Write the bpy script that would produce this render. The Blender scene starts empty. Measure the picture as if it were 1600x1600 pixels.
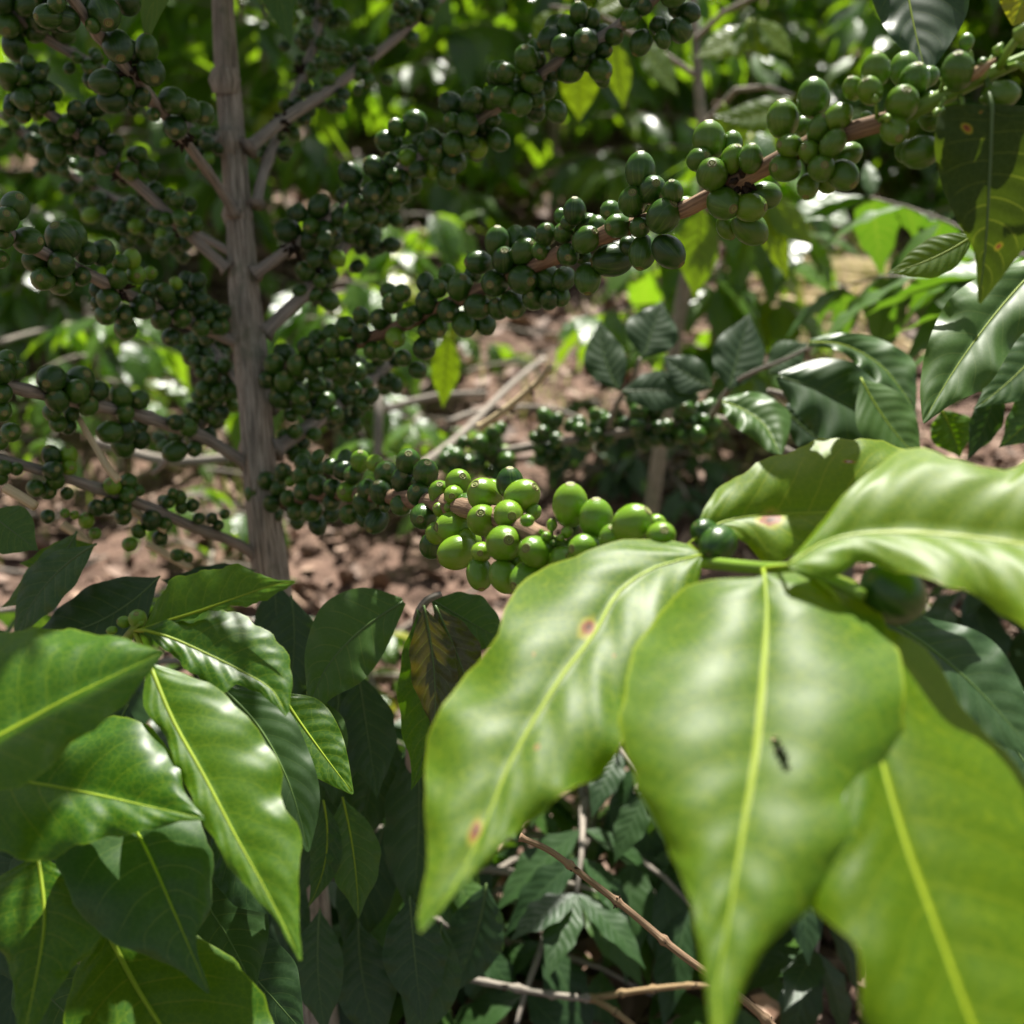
import bpy, math, random
import numpy as np
from mathutils import Vector, Matrix, noise
R = math.radians
rng = random.Random(11)
nrg = np.random.RandomState(5)
scn = bpy.context.scene
# ------------------------------------------------------------------ camera
H = 0.85; PITCH = R(20.0); F = 1715.0
cam = bpy.data.cameras.new("camera"); camo = bpy.data.objects.new("camera", cam)
scn.collection.objects.link(camo); scn.camera = camo
camo.location = (0, 0, H); camo.rotation_euler = (R(90) - PITCH, 0, 0)
cam.sensor_width = 36; cam.lens = 36 * F / 1600.0
cam.clip_start = 0.02; cam.clip_end = 500
cam.dof.use_dof = True; cam.dof.focus_distance = 0.525
cam.dof.aperture_fstop = cam.lens / 6.2
cam.dof.aperture_blades = 7
# ------------------------------------------------------------------ sky and sun
SUN_EL, SUN_AZ = R(58), R(8)          # azimuth from +Y (ahead of the camera) towards +X
SUN = Vector((math.sin(SUN_AZ) * math.cos(SUN_EL), math.cos(SUN_AZ) * math.cos(SUN_EL), math.sin(SUN_EL)))
w = bpy.data.worlds.new("World"); scn.world = w; w.use_nodes = True
nt = w.node_tree; bg = nt.nodes["Background"]
sky = nt.nodes.new("ShaderNodeTexSky"); sky.sky_type = 'NISHITA'; sky.sun_disc = False
sky.sun_elevation = SUN_EL; sky.sun_rotation = SUN_AZ
sky.air_density = 1.0; sky.dust_density = 2.0
hs = nt.nodes.new("ShaderNodeHueSaturation"); hs.inputs["Saturation"].default_value = 0.4; nt.links.new(sky.outputs[0], hs.inputs["Color"]); nt.links.new(hs.outputs[0], bg.inputs[0]); bg.inputs[1].default_value = 0.05
sl = bpy.data.lights.new("sun", 'SUN'); sl.energy = 5.0; sl.angle = R(0.5); sl.color = (1.0, 0.96, 0.88)
so = bpy.data.objects.new("sun", sl); scn.collection.objects.link(so)
so.rotation_euler = SUN.to_track_quat('Z', 'Y').to_euler(); so.location = SUN * 10
scn.view_settings.view_transform = 'Standard'; scn.view_settings.look = 'None'
scn.view_settings.gamma = 1; scn.view_settings.exposure = 1.25
cy = scn.cycles
cy.use_denoising = True; cy.max_bounces = 7; cy.transparent_max_bounces = 6
cy.diffuse_bounces = 3; cy.glossy_bounces = 3; cy.transmission_bounces = 3
cy.caustics_reflective = False; cy.caustics_refractive = False
cy.sample_clamp_indirect = 4.0

# ------------------------------------------------------------------ projection helpers (photo pixel + metres -> point)
CX = Vector((1, 0, 0)); CF = Vector((0, math.cos(PITCH), -math.sin(PITCH))); CU = Vector((0, math.sin(PITCH), math.cos(PITCH)))
CAM = Vector((0, 0, H))
def ray(px, py): return CF + CX * ((px - 800) / F) - CU * ((py - 800) / F)
def P(px, py, d): return CAM + ray(px, py) * d
def proj(p):
    v = Vector(p) - CAM; d = v.dot(CF)
    return 800 + F * v.dot(CX) / d, 800 - F * v.dot(CU) / d, d
def gz(x, y):
    b = 0.145 * y + 0.0
    b += 0.05 * noise.noise(Vector((x * 0.9, y * 0.9, 3.1))) + 0.02 * noise.noise(Vector((x * 3.1, y * 3.1, 7.1)))
    if y > 12: b += 0.004 * (y - 12) ** 1.5
    return b

# ------------------------------------------------------------------ materials
class NT:
    def __init__(s, name):
        s.m = bpy.data.materials.new(name); s.m.use_nodes = True; s.t = s.m.node_tree; s.n = s.t.nodes
        s.out = s.n["Material Output"]; s.b = s.n["Principled BSDF"]
    def new(s, t, **k):
        o = s.n.new(t)
        for a, v in k.items(): setattr(o, a, v)
        return o
    def L(s, a, b): s.t.links.new(a, b)
    def set(s, sock, v):
        if hasattr(v, 'is_output'): s.L(v, sock)
        elif v is not None: sock.default_value = v
    def math(s, op, a, b=None, c=None, clamp=False):
        o = s.new("ShaderNodeMath", operation=op); o.use_clamp = clamp
        s.set(o.inputs[0], a)
        if b is not None: s.set(o.inputs[1], b)
        if c is not None: s.set(o.inputs[2], c)
        return o.outputs[0]
    def mix(s, f, a, b):
        o = s.new("ShaderNodeMix", data_type='RGBA')
        s.set(o.inputs[0], f); s.set(o.inputs[6], a); s.set(o.inputs[7], b); return o.outputs[2]
    def ss(s, x, lo, hi):
        o = s.new("ShaderNodeMapRange", interpolation_type='SMOOTHSTEP')
        s.set(o.inputs[0], x); s.set(o.inputs[1], lo); s.set(o.inputs[2], hi); return o.outputs[0]
    def noise(s, scale, vec=None, detail=3.0, rough=0.5):
        o = s.new("ShaderNodeTexNoise"); o.inputs['Scale'].default_value = scale
        o.inputs['Detail'].default_value = detail; o.inputs['Roughness'].default_value = rough
        if vec is not None: s.L(vec, o.inputs['Vector'])
        return o.outputs[0]
    def bump(s, h, strength, dist):
        o = s.new("ShaderNodeBump"); o.inputs['Strength'].default_value = strength; o.inputs['Distance'].default_value = dist
        s.L(h, o.inputs['Height']); return o.outputs[0]
    def attr(s, name): o = s.new("ShaderNodeAttribute"); o.attribute_name = name; return o.outputs['Fac']
def c4(*c): return (c[0], c[1], c[2], 1.0)

def leaf_mat(name, top, young, vein, trans, tfac=0.35, rough=0.3, spots=(), nveins=9.0, bumpd=0.0016, detail=True, yellow=0.0, spec=0.5, vstr=0.7, bst=0.38):
    n = NT(name)
    uv = n.new("ShaderNodeUVMap"); sx = n.new("ShaderNodeSeparateXYZ"); n.L(uv.outputs[0], sx.inputs[0])
    u, v = sx.outputs[0], sx.outputs[1]
    a = n.math('ABSOLUTE', n.math('MULTIPLY_ADD', u, 2.0, -1.0))
    rnd = n.attr("rnd")
    # side veins arch towards the tip
    tc0 = n.new('ShaderNodeTexCoord'); wz = n.math('MULTIPLY_ADD', n.noise(22.0, tc0.outputs['Object'], 2), 0.07, -0.035)
    vv = n.math('ADD', n.math('SUBTRACT', v, n.math('MULTIPLY', n.math('POWER', a, 1.25), 0.19)), wz)
    side = n.math('GREATER_THAN', u, 0.5)
    ph = n.math('ADD', n.math('MULTIPLY', vv, nveins), n.math('MULTIPLY', side, 0.35))
    fr = n.math('FRACT', ph)
    dv = n.math('ABSOLUTE', n.math('SUBTRACT', fr, 0.5))
    vein_l = n.math('SUBTRACT', 1.0, n.ss(dv, 0.012, 0.055))
    vein_l = n.math('MULTIPLY', vein_l, n.math('SUBTRACT', 1.0, n.ss(a, 0.6, 0.97)))
    mid = n.math('SUBTRACT', 1.0, n.ss(n.math('DIVIDE', a, n.math('MULTIPLY_ADD', v, -0.026, 0.040)), 0.45, 1.1))
    tc = n.new("ShaderNodeTexCoord")
    n1 = n.noise(14.0, tc.outputs['Object'], 3)
    col = n.mix(n.ss(n.math('ADD', n.math('MULTIPLY', n1, 0.5), n.math('MULTIPLY', rnd, 0.6)), 0.25, 0.85), c4(*top), c4(*young))
    if yellow > 0:
        col = n.mix(n.math('MULTIPLY', n.ss(rnd, 1.0 - yellow, 1.0 - yellow * 0.6), 0.85), col, c4(0.34, 0.33, 0.02))
    if detail:
        fine = n.noise(420.0, tc.outputs['Object'], 2)
        net = n.new('ShaderNodeTexVoronoi', feature='DISTANCE_TO_EDGE'); n.L(tc.outputs['Object'], net.inputs[0]); net.inputs['Scale'].default_value = 330.0
        col = n.mix(n.math('MULTIPLY', n.math('SUBTRACT', 1.0, n.ss(net.outputs[0], 0.0, 0.10)), 0.28), col, c4(*vein))
        col = n.mix(n.math('MULTIPLY', n.ss(fine, 0.45, 0.7), 0.18), col, c4(*[c * 1.7 + .01 for c in top]))
    geo = n.new("ShaderNodeNewGeometry")
    col = n.mix(n.math('MULTIPLY', vein_l, 0.45 * vstr), col, c4(*vein))
    col = n.mix(mid, col, c4(*vein))
    tcol = n.mix(n.math('MULTIPLY', rnd, 0.5), c4(*trans), c4(trans[0] * 1.5, trans[1] * 1.15, trans[2]))
    tcol = n.mix(n.math('MULTIPLY', n.math('MAXIMUM', vein_l, mid), 0.5), tcol, c4(0.5, 0.6, 0.05))
    edgy = n.ss(a, 0.965, 0.995)
    col = n.mix(n.math('MULTIPLY', edgy, 0.5), col, c4(*vein))
    for (su, sv, sr, asp) in spots:
        w_ = n.noise(90.0, tc.outputs['Object'], 3)
        du = n.math('MULTIPLY', n.math('SUBTRACT', u, su), 0.45 * asp); dvv = n.math('SUBTRACT', v, sv)
        d = n.math('SQRT', n.math('ADD', n.math('MULTIPLY', du, du), n.math('MULTIPLY', dvv, dvv)))
        d = n.math('ADD', n.math('DIVIDE', d, sr), n.math('MULTIPLY_ADD', w_, 2.2, -1.1))
        halo = n.math('SUBTRACT', 1.0, n.ss(d, 0.9, 1.6)); core = n.math('SUBTRACT', 1.0, n.ss(d, 0.75, 1.0))
        inn = n.math('SUBTRACT', 1.0, n.ss(d, 0.2, 0.6))
        for q in (0, 1):
            src = col if q == 0 else tcol
            src = n.mix(n.math('MULTIPLY', halo, 0.7), src, c4(0.45, 0.4, 0.03))
            src = n.mix(core, src, c4(0.28, 0.10, 0.03)); src = n.mix(inn, src, c4(0.09, 0.04, 0.025) if asp < 2.5 else c4(0.6, 0.5, 0.4))
            if q == 0: col = src
            else: tcol = src
    under = n.mix(0.45, col, c4(0.16, 0.24, 0.09))
    col = n.mix(geo.outputs['Backfacing'], col, under)
    n.L(col, n.b.inputs['Base Color'])
    rr = n.math('MULTIPLY_ADD', n.noise(60.0, tc.outputs['Object'], 2), 0.16, rough - 0.08)
    rr = n.math('ADD', rr, n.math('MULTIPLY', geo.outputs['Backfacing'], 0.25))
    n.L(rr, n.b.inputs['Roughness'])
    n.b.inputs['Specular IOR Level'].default_value = spec
    pleat = n.math('SINE', n.math('MULTIPLY', fr, math.pi))           # swells between the veins
    pleat = n.math('MULTIPLY', n.math('SQRT', n.math('MAXIMUM', pleat, 0.0)), n.math('SUBTRACT', 1.0, n.ss(a, 0.75, 1.0)))
    hh = n.math('ADD', n.math('MULTIPLY', n.math('COSINE', n.math('MULTIPLY', n.math('SUBTRACT', fr, 0.5), 2 * math.pi)), -0.5), n.math('MULTIPLY', mid, 0.5))
    hh = n.math('MULTIPLY', hh, n.math('SUBTRACT', 1.0, n.ss(a, 0.7, 1.0)))
    hh = n.math('ADD', hh, n.math('MULTIPLY', n.noise(60.0, tc.outputs['Object'], 4, .6), 0.35))
    bp = n.bump(hh, bst, bumpd)
    n.L(bp, n.b.inputs['Normal'])
    tr = n.new("ShaderNodeBsdfTranslucent"); n.L(tcol, tr.inputs[0]); n.L(bp, tr.inputs[1])
    mx = n.new("ShaderNodeMixShader"); mx.inputs[0].default_value = tfac
    n.L(n.b.outputs[0], mx.inputs[1]); n.L(tr.outputs[0], mx.inputs[2]); n.L(mx.outputs[0], n.out.inputs[0])
    return n.m

VE = (0.36, 0.46, 0.06)
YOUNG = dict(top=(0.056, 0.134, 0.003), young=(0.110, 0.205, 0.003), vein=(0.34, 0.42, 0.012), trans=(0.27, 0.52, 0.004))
M = {}
M['leaf_fg'] = leaf_mat("bright_young_leaf", **YOUNG, tfac=0.40, rough=0.48, spec=0.34, vstr=0.22, bst=0.2)
M['leaf_glow'] = leaf_mat('thin_young_leaf', top=(0.038, 0.105, 0.003), young=(0.075, 0.155, 0.003), vein=(0.3, 0.38, 0.01), trans=(0.21, 0.44, 0.002), tfac=0.48, rough=0.42, spec=0.2, bst=0.15, vstr=0.3)
M['leaf_fg2'] = leaf_mat('glossy_young_leaf', top=(0.030, 0.10, 0.004), young=(0.066, 0.155, 0.005), vein=(0.22, 0.33, 0.012), trans=(0.20, 0.46, 0.003), tfac=0.38, rough=0.40, spec=0.36, bst=0.16, vstr=0.35)
M['leaf_lime'] = leaf_mat('backlit_leaf', top=(0.04, 0.10, 0.006), young=(0.09, 0.17, 0.008), vein=(0.2, 0.28, 0.02), trans=(0.30, 0.50, 0.004), tfac=0.45, rough=0.35, bst=0.2, vstr=0.4)
M['leaf_left_big'] = leaf_mat("spotted_leaf", **YOUNG, tfac=0.40, rough=0.48, spec=0.34, vstr=0.22, bst=0.2, spots=[(0.455, 0.29, 0.020, 1.0), (0.455, 0.765, 0.028, 1.6), (0.62, 0.55, 0.006, 1.0), (0.3, 0.42, 0.005, 1.0), (0.7, 0.3, 0.004, 1.0)])
M['leaf_far_upper'] = leaf_mat("pale_spotted_leaf", **YOUNG, tfac=0.40, rough=0.48, spec=0.345, bst=0.25, spots=[(0.585, 0.26, 0.042, 0.9), (0.2, 0.55, 0.016, 3.0)])
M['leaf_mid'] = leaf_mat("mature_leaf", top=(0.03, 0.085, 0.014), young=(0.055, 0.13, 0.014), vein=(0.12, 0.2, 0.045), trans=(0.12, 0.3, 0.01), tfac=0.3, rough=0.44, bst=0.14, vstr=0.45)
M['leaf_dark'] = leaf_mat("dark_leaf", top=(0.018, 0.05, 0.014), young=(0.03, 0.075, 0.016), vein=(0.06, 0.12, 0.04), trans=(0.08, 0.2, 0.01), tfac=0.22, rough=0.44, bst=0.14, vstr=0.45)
M['leaf_old'] = leaf_mat("old_pitted_leaf", top=(0.02, 0.045, 0.008), young=(0.04, 0.07, 0.008), vein=(0.09, 0.13, 0.03), trans=(0.10, 0.17, 0.008), tfac=0.26, rough=0.55, vstr=0.3, bst=0.15, spec=0.15,
                         spots=[(0.24, 0.20, 0.02, 1.0), (0.24, 0.08, 0.012, 1.6), (0.65, 0.72, 0.02, 1.0)])
M['leaf_yellow'] = leaf_mat("yellowing_leaf", top=(0.14, 0.17, 0.01), young=(0.25, 0.26, 0.012), vein=(0.4, 0.4, 0.05), trans=(0.5, 0.55, 0.01), tfac=0.5, rough=0.4, bst=0.12, vstr=0.4)
M['leaf_russet'] = leaf_mat("bronze_leaf", top=(0.045, 0.045, 0.014), young=(0.06, 0.075, 0.014), vein=(0.12, 0.13, 0.05), trans=(0.16, 0.14, 0.01), tfac=0.25, rough=0.25, bst=0.12, vstr=0.4)
M['leaf_bg'] = leaf_mat("bush_leaf", top=(0.03, 0.085, 0.014), young=(0.085, 0.18, 0.018), vein=(0.12, 0.2, 0.04), trans=(0.24, 0.46, 0.010), tfac=0.40, rough=0.30, detail=False, yellow=0.07, spec=0.6, bst=0.25, vstr=.5)

def cherry_mat(name, dark, light):
    n = NT(name)
    uv = n.new("ShaderNodeUVMap"); sx = n.new("ShaderNodeSeparateXYZ"); n.L(uv.outputs[0], sx.inputs[0]); u, v = sx.outputs[0], sx.outputs[1]
    oi = n.new("ShaderNodeObjectInfo"); r = n.math('FRACT', n.math('ADD', oi.outputs['Random'], n.attr("rnd")))
    tc = n.new("ShaderNodeTexCoord"); no = n.noise(3.0, tc.outputs['Object'], 3)
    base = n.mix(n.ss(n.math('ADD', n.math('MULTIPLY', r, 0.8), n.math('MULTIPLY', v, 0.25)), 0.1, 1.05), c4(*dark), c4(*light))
    streak = n.new("ShaderNodeTexNoise"); cb = n.new("ShaderNodeCombineXYZ"); n.L(n.math('MULTIPLY', u, 22.0), cb.inputs[0]); n.L(n.math('MULTIPLY', v, 2.0), cb.inputs[1]); n.L(r, cb.inputs[2]); n.L(cb.outputs[0], streak.inputs[0]); streak.inputs['Scale'].default_value = 1.0
    base = n.mix(n.math('MULTIPLY', n.ss(streak.outputs[0], 0.5, 0.75), 0.22), base, c4(0.20, 0.33, 0.05))
    # pale specks
    vo = n.new("ShaderNodeTexVoronoi"); n.L(tc.outputs['Object'], vo.inputs[0]); vo.inputs['Scale'].default_value = 500.0
    base = n.mix(n.math('MULTIPLY', n.math('SUBTRACT', 1.0, n.ss(vo.outputs[0], 0.05, 0.14)), 0.3), base, c4(0.3, 0.4, 0.12))
    ring = n.math('SUBTRACT', 1.0, n.ss(n.math('ABSOLUTE', n.math('SUBTRACT', v, 0.912)), 0.010, 0.022))
    ring2 = n.math('SUBTRACT', 1.0, n.ss(n.math('ABSOLUTE', n.math('SUBTRACT', v, 0.95)), 0.004, 0.01))
    dot = n.ss(v, 0.975, 0.985)
    pale = n.ss(v, 0.86, 0.93)
    base = n.mix(n.math('MULTIPLY', pale, 0.75), base, c4(0.34, 0.36, 0.10))
    base = n.mix(n.math('MULTIPLY', n.math('MAXIMUM', ring, ring2), 0.85), base, c4(0.10, 0.065, 0.025))
    base = n.mix(dot, base, c4(0.07, 0.05, 0.02))
    base = n.mix(n.math('MULTIPLY', n.ss(v, 0.08, 0.0), 0.6), base, c4(0.15, 0.12, 0.05))
    n.L(base, n.b.inputs['Base Color'])
    rg = n.math('ADD', 0.24, n.math('MULTIPLY', n.ss(v, 0.88, 0.93), 0.3)); rg = n.math('ADD', rg, n.math('MULTIPLY', no, 0.12)); n.L(rg, n.b.inputs['Roughness'])
    n.b.inputs['Specular IOR Level'].default_value = 0.5
    n.b.inputs['Subsurface Weight'].default_value = 0.12; n.b.inputs['Subsurface Radius'].default_value = (0.3, 1.0, 0.1); n.b.inputs['Subsurface Scale'].default_value = 0.003
    n.L(n.bump(n.noise(2.0, cb.outputs[0], 3), 0.25, 0.0006), n.b.inputs['Normal'])
    return n.m
M['cherry'] = cherry_mat("shaded_unripe_cherry_skin", (0.013, 0.050, 0.005), (0.045, 0.12, 0.008))  # unripe green, darkened so the colour carries the shade of the clusters
M['cherry_mid'] = cherry_mat('half_lit_cherry_skin', (0.05, 0.125, 0.007), (0.115, 0.22, 0.010))  # same fruit made brighter and yellower, sunlight put into the colour
M['cherry_lit'] = cherry_mat("sunlit_cherry_skin", (0.105, 0.23, 0.010), (0.17, 0.31, 0.014))  # sunlit copy of the skin, brightness painted into the colour

def bark_mat(name, c1, c2, c3, sc=1.0, lichen=0.0, bd=0.002):
    n = NT(name)
    uv = n.new("ShaderNodeUVMap"); mp = n.new("ShaderNodeMapping"); n.L(uv.outputs[0], mp.inputs[0]); mp.inputs['Scale'].default_value = (13 * sc, 1.1, 1)
    tc = n.new("ShaderNodeTexCoord")
    s1 = n.noise(3.0, mp.outputs[0], 6, .62); s2 = n.noise(40.0, tc.outputs['Object'], 4, .6)
    col = n.mix(n.ss(s1, 0.3, 0.7), c4(*c1), c4(*c2)); col = n.mix(n.math('MULTIPLY', n.ss(s2, 0.45, 0.75), 0.6), col, c4(*c3))
    if lichen: col = n.mix(n.math('MULTIPLY', n.ss(n.noise(28.0, tc.outputs['Object'], 5, .65), 0.52, 0.68), lichen), col, c4(0.19, 0.21, 0.14))
    n.L(col, n.b.inputs['Base Color']); n.b.inputs['Roughness'].default_value = 0.85; n.b.inputs['Specular IOR Level'].default_value = 0.25
    n.L(n.bump(n.math('ADD', s1, n.math('MULTIPLY', s2, 0.7)), 0.9, bd), n.b.inputs['Normal'])
    return n.m
M['bark'] = bark_mat("stem_bark", (0.15, 0.125, 0.095), (0.62, 0.54, 0.43), (0.40, 0.35, 0.28), 1, 0.7, 0.004)
M['twig'] = bark_mat("branch_bark", (0.15, 0.13, 0.105), (0.42, 0.37, 0.31), (0.28, 0.25, 0.21), .4, 0.0, 0.0008)
M['twig_warm'] = bark_mat("lit_branch_bark", (0.13, 0.08, 0.05), (0.36, 0.24, 0.15), (0.25, 0.16, 0.10), .4, 0.0, 0.0008)
M['dry_twig'] = bark_mat("dry_twig_bark", (0.22, 0.13, 0.06), (0.48, 0.36, 0.2), (0.32, 0.22, 0.12), .4, 0.0, 0.0006)
M['straw'] = bark_mat("straw_skin", (0.5, 0.38, 0.2), (0.7, 0.58, 0.36), (0.6, 0.5, 0.3), .4, 0.0, 0.0004)
def plain(name, col, rough=0.48, spec=0.34, var=0.25, sc=60):
    n = NT(name); tc = n.new("ShaderNodeTexCoord")
    n.L(n.mix(n.noise(sc, tc.outputs['Object'], 3), c4(*[c * (1 - var) for c in col]), c4(*[c * (1 + var) for c in col])), n.b.inputs['Base Color'])
    n.b.inputs['Roughness'].default_value = rough; n.b.inputs['Specular IOR Level'].default_value = spec; return n.m
M['green_stem'] = plain("green_stem_skin", (0.16, 0.27, 0.03), 0.35)
M['midrib'] = plain("midrib_skin", (0.24, 0.33, 0.015), 0.5, .25)
M['midrib_dark'] = plain("dark_midrib_skin", (0.09, 0.15, 0.04), 0.4)
M['node'] = plain("dry_node_scales", (0.035, 0.026, 0.018), 0.9, .1, .5, 200)
M['bud'] = plain("bud_skin", (0.17, 0.28, 0.04), 0.4)
def soil_mat():
    n = NT("soil"); tc = n.new("ShaderNodeTexCoord"); o = tc.outputs['Object']
    a = n.noise(2.2, o, 6, .6); b = n.noise(22.0, o, 6, .65); c = n.noise(150.0, o, 3)
    col = n.mix(n.ss(b, 0.3, 0.72), c4(0.045, 0.029, 0.021), c4(0.23, 0.145, 0.11)); col = n.mix(n.math('MULTIPLY', n.ss(a, 0.4, 0.7), .5), col, c4(0.20, 0.13, 0.10))
    col = n.mix(n.math('MULTIPLY', n.ss(c, 0.55, 0.7), .5), col, c4(0.42, 0.30, 0.2))
    n.L(col, n.b.inputs['Base Color']); n.b.inputs['Roughness'].default_value = 0.95; n.b.inputs['Specular IOR Level'].default_value = 0.15
    n.L(n.bump(n.math('ADD', n.math('ADD', b, n.math('MULTIPLY', c, .3)), a), 0.8, 0.02), n.b.inputs['Normal']); return n.m
M['soil'] = soil_mat()
def litter_mat():
    n = NT("leaf_litter_skin"); r = n.attr("rnd"); cr = n.new("ShaderNodeValToRGB"); n.L(r, cr.inputs[0])
    e = cr.color_ramp.elements; e[0].color = c4(0.08, 0.045, 0.028); e[1].color = c4(0.46, 0.32, 0.22)
    for p, c in ((.4, (0.17, 0.10, 0.065)), (.8, (0.28, 0.18, 0.13))):
        x = cr.color_ramp.elements.new(p); x.color = c4(*c)
    n.L(cr.outputs[0], n.b.inputs['Base Color']); n.b.inputs['Roughness'].default_value = 0.7; return n.m
M['litter'] = litter_mat()
n_ = NT("grass_blade"); r_ = n_.attr("rnd"); gcol = n_.mix(r_, c4(0.11, 0.19, 0.02), c4(0.36, 0.38, 0.09)); n_.L(gcol, n_.b.inputs['Base Color']); n_.b.inputs['Roughness'].default_value = .5
t_ = n_.new("ShaderNodeBsdfTranslucent"); n_.L(gcol, t_.inputs[0]); x_ = n_.new("ShaderNodeMixShader"); x_.inputs[0].default_value = .35
n_.L(n_.b.outputs[0], x_.inputs[1]); n_.L(t_.outputs[0], x_.inputs[2]); n_.L(x_.outputs[0], n_.out.inputs[0]); M['grass'] = n_.m

# ------------------------------------------------------------------ mesh builder
class MB:
    def __init__(s): s.v = []; s.f = []; s.uv = []; s.r = []; s.mi = []
    def add(s, v, f, uv=None, rnd=0.0, mi=0):
        o = len(s.v); s.v += [tuple(p) for p in v]
        s.f += [tuple(i + o for i in q) for q in f]
        s.uv += list(uv) if uv is not None else [(0, 0)] * len(v)
        s.r += [rnd] * len(v); s.mi += [mi] * len(f); return s
    def tube(s, pts, rad, n=10, mi=0, rnd=0.0, wob=0.0, cap=True, sub=1):
        pts = [Vector(p) for p in pts]
        if sub > 1: pts, rad = resample(pts, rad, sub)
        if not hasattr(rad, '__len__'): rad = [rad] * len(pts)
        V = []; U = []; Fc = []; prev = None; Ls = 0
        for i, p in enumerate(pts):
            t = (pts[min(i + 1, len(pts) - 1)] - pts[max(i - 1, 0)]).normalized()
            a = (prev - t * prev.dot(t)) if prev is not None else t.orthogonal()
            a.normalize(); prev = a; b = t.cross(a)
            if i: Ls += (p - pts[i - 1]).length
            for k in range(n):
                an = 2 * math.pi * k / n; rr = rad[i]
                if wob: rr *= 1 + wob * noise.noise(Vector((math.cos(an) * 2.2, math.sin(an) * 2.2, Ls * 9))) + wob * .6 * noise.noise(Vector((math.cos(an) * 6, math.sin(an) * 6, Ls * 12 + 5)))
                V.append(p + (a * math.cos(an) + b * math.sin(an)) * rr); U.append((k / n if k / n <= .5 else 1 - k / n, Ls * 10))
        for i in range(len(pts) - 1):
            for k in range(n):
                Fc.append((i * n + k, i * n + (k + 1) % n, (i + 1) * n + (k + 1) % n, (i + 1) * n + k))
        if cap: Fc.append(tuple(range(n - 1, -1, -1))); Fc.append(tuple((len(pts) - 1) * n + k for k in range(n)))
        return s.add(V, Fc, U, rnd, mi)
    def mesh(s, name, mats, smooth=True):
        me = bpy.data.meshes.new(name)
        me.from_pydata(s.v, [], s.f)
        lv = np.empty(len(me.loops), dtype=np.int32); me.loops.foreach_get("vertex_index", lv)
        uvl = me.uv_layers.new(name="UVMap"); ua = np.array(s.uv, dtype=np.float32)[lv]; uvl.data.foreach_set("uv", ua.ravel())
        at = me.attributes.new("rnd", 'FLOAT', 'POINT'); at.data.foreach_set("value", np.array(s.r, dtype=np.float32))
        for m in (mats if isinstance(mats, (list, tuple)) else [mats]): me.materials.append(m)
        me.polygons.foreach_set("material_index", np.array(s.mi, dtype=np.int32))
        me.polygons.foreach_set("use_smooth", np.full(len(me.polygons), smooth))
        me.update(); return me
    def build(s, name, mats, parent=None, smooth=True): return link(name, s.mesh(name, mats, smooth), parent)

def link(name, data, parent=None, world=True):
    o = bpy.data.objects.new(name, data); scn.collection.objects.link(o)
    if parent is not None:
        o.parent = parent
        if world:                                   # mesh written in world coordinates
            q = parent; off = Vector((0, 0, 0))
            while q is not None: off += q.location; q = q.parent
            o.location = -off
    return o
def tag(o, label=None, cat=None, group=None, kind=None):
    for k, v in (('label', label), ('category', cat), ('group', group), ('kind', kind)):
        if v: o[k] = v
    return o
def empty(name, loc, rz=0): 
    o = bpy.data.objects.new(name, None); scn.collection.objects.link(o); o.location = loc; o.rotation_euler = (0, 0, rz); o.empty_display_size = .05; return o
def cr(p0, p1, p2, p3, t):
    return 0.5 * ((2 * p1) + (p2 - p0) * t + (2 * p0 - 5 * p1 + 4 * p2 - p3) * t * t + (3 * p1 - p0 - 3 * p2 + p3) * t ** 3)
def resample(pts, rad, sub):
    if not hasattr(rad, '__len__'): rad = [rad] * len(pts)
    if len(rad) == 2 and len(pts) > 2: rad = [rad[0] + (rad[1] - rad[0]) * i / (len(pts) - 1) for i in range(len(pts))]
    o = []; r = []
    for i in range(len(pts) - 1):
        p = [pts[max(i - 1, 0)], pts[i], pts[i + 1], pts[min(i + 2, len(pts) - 1)]]
        for k in range(sub):
            t = k / sub; o.append(cr(*p, t)); r.append(rad[i] + (rad[i + 1] - rad[i]) * t)
    o.append(pts[-1]); r.append(rad[-1]); return o, r
def curve_np(pts, n):
    """Catmull-Rom through 2-D points, resampled evenly along its length"""
    pts = [np.array(p, float) for p in pts]; o = []
    for i in range(len(pts) - 1):
        p = [pts[max(i - 1, 0)], pts[i], pts[i + 1], pts[min(i + 2, len(pts) - 1)]]
        for k in range(16): o.append(cr(*p, k / 16))
    o.append(pts[-1]); o = np.array(o)
    L = np.concatenate([[0], np.cumsum(np.linalg.norm(np.diff(o[:, :2], axis=0), axis=1))])
    q = np.linspace(0, L[-1], n); return np.stack([np.interp(q, L, o[:, k]) for k in range(o.shape[1])], 1)

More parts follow.
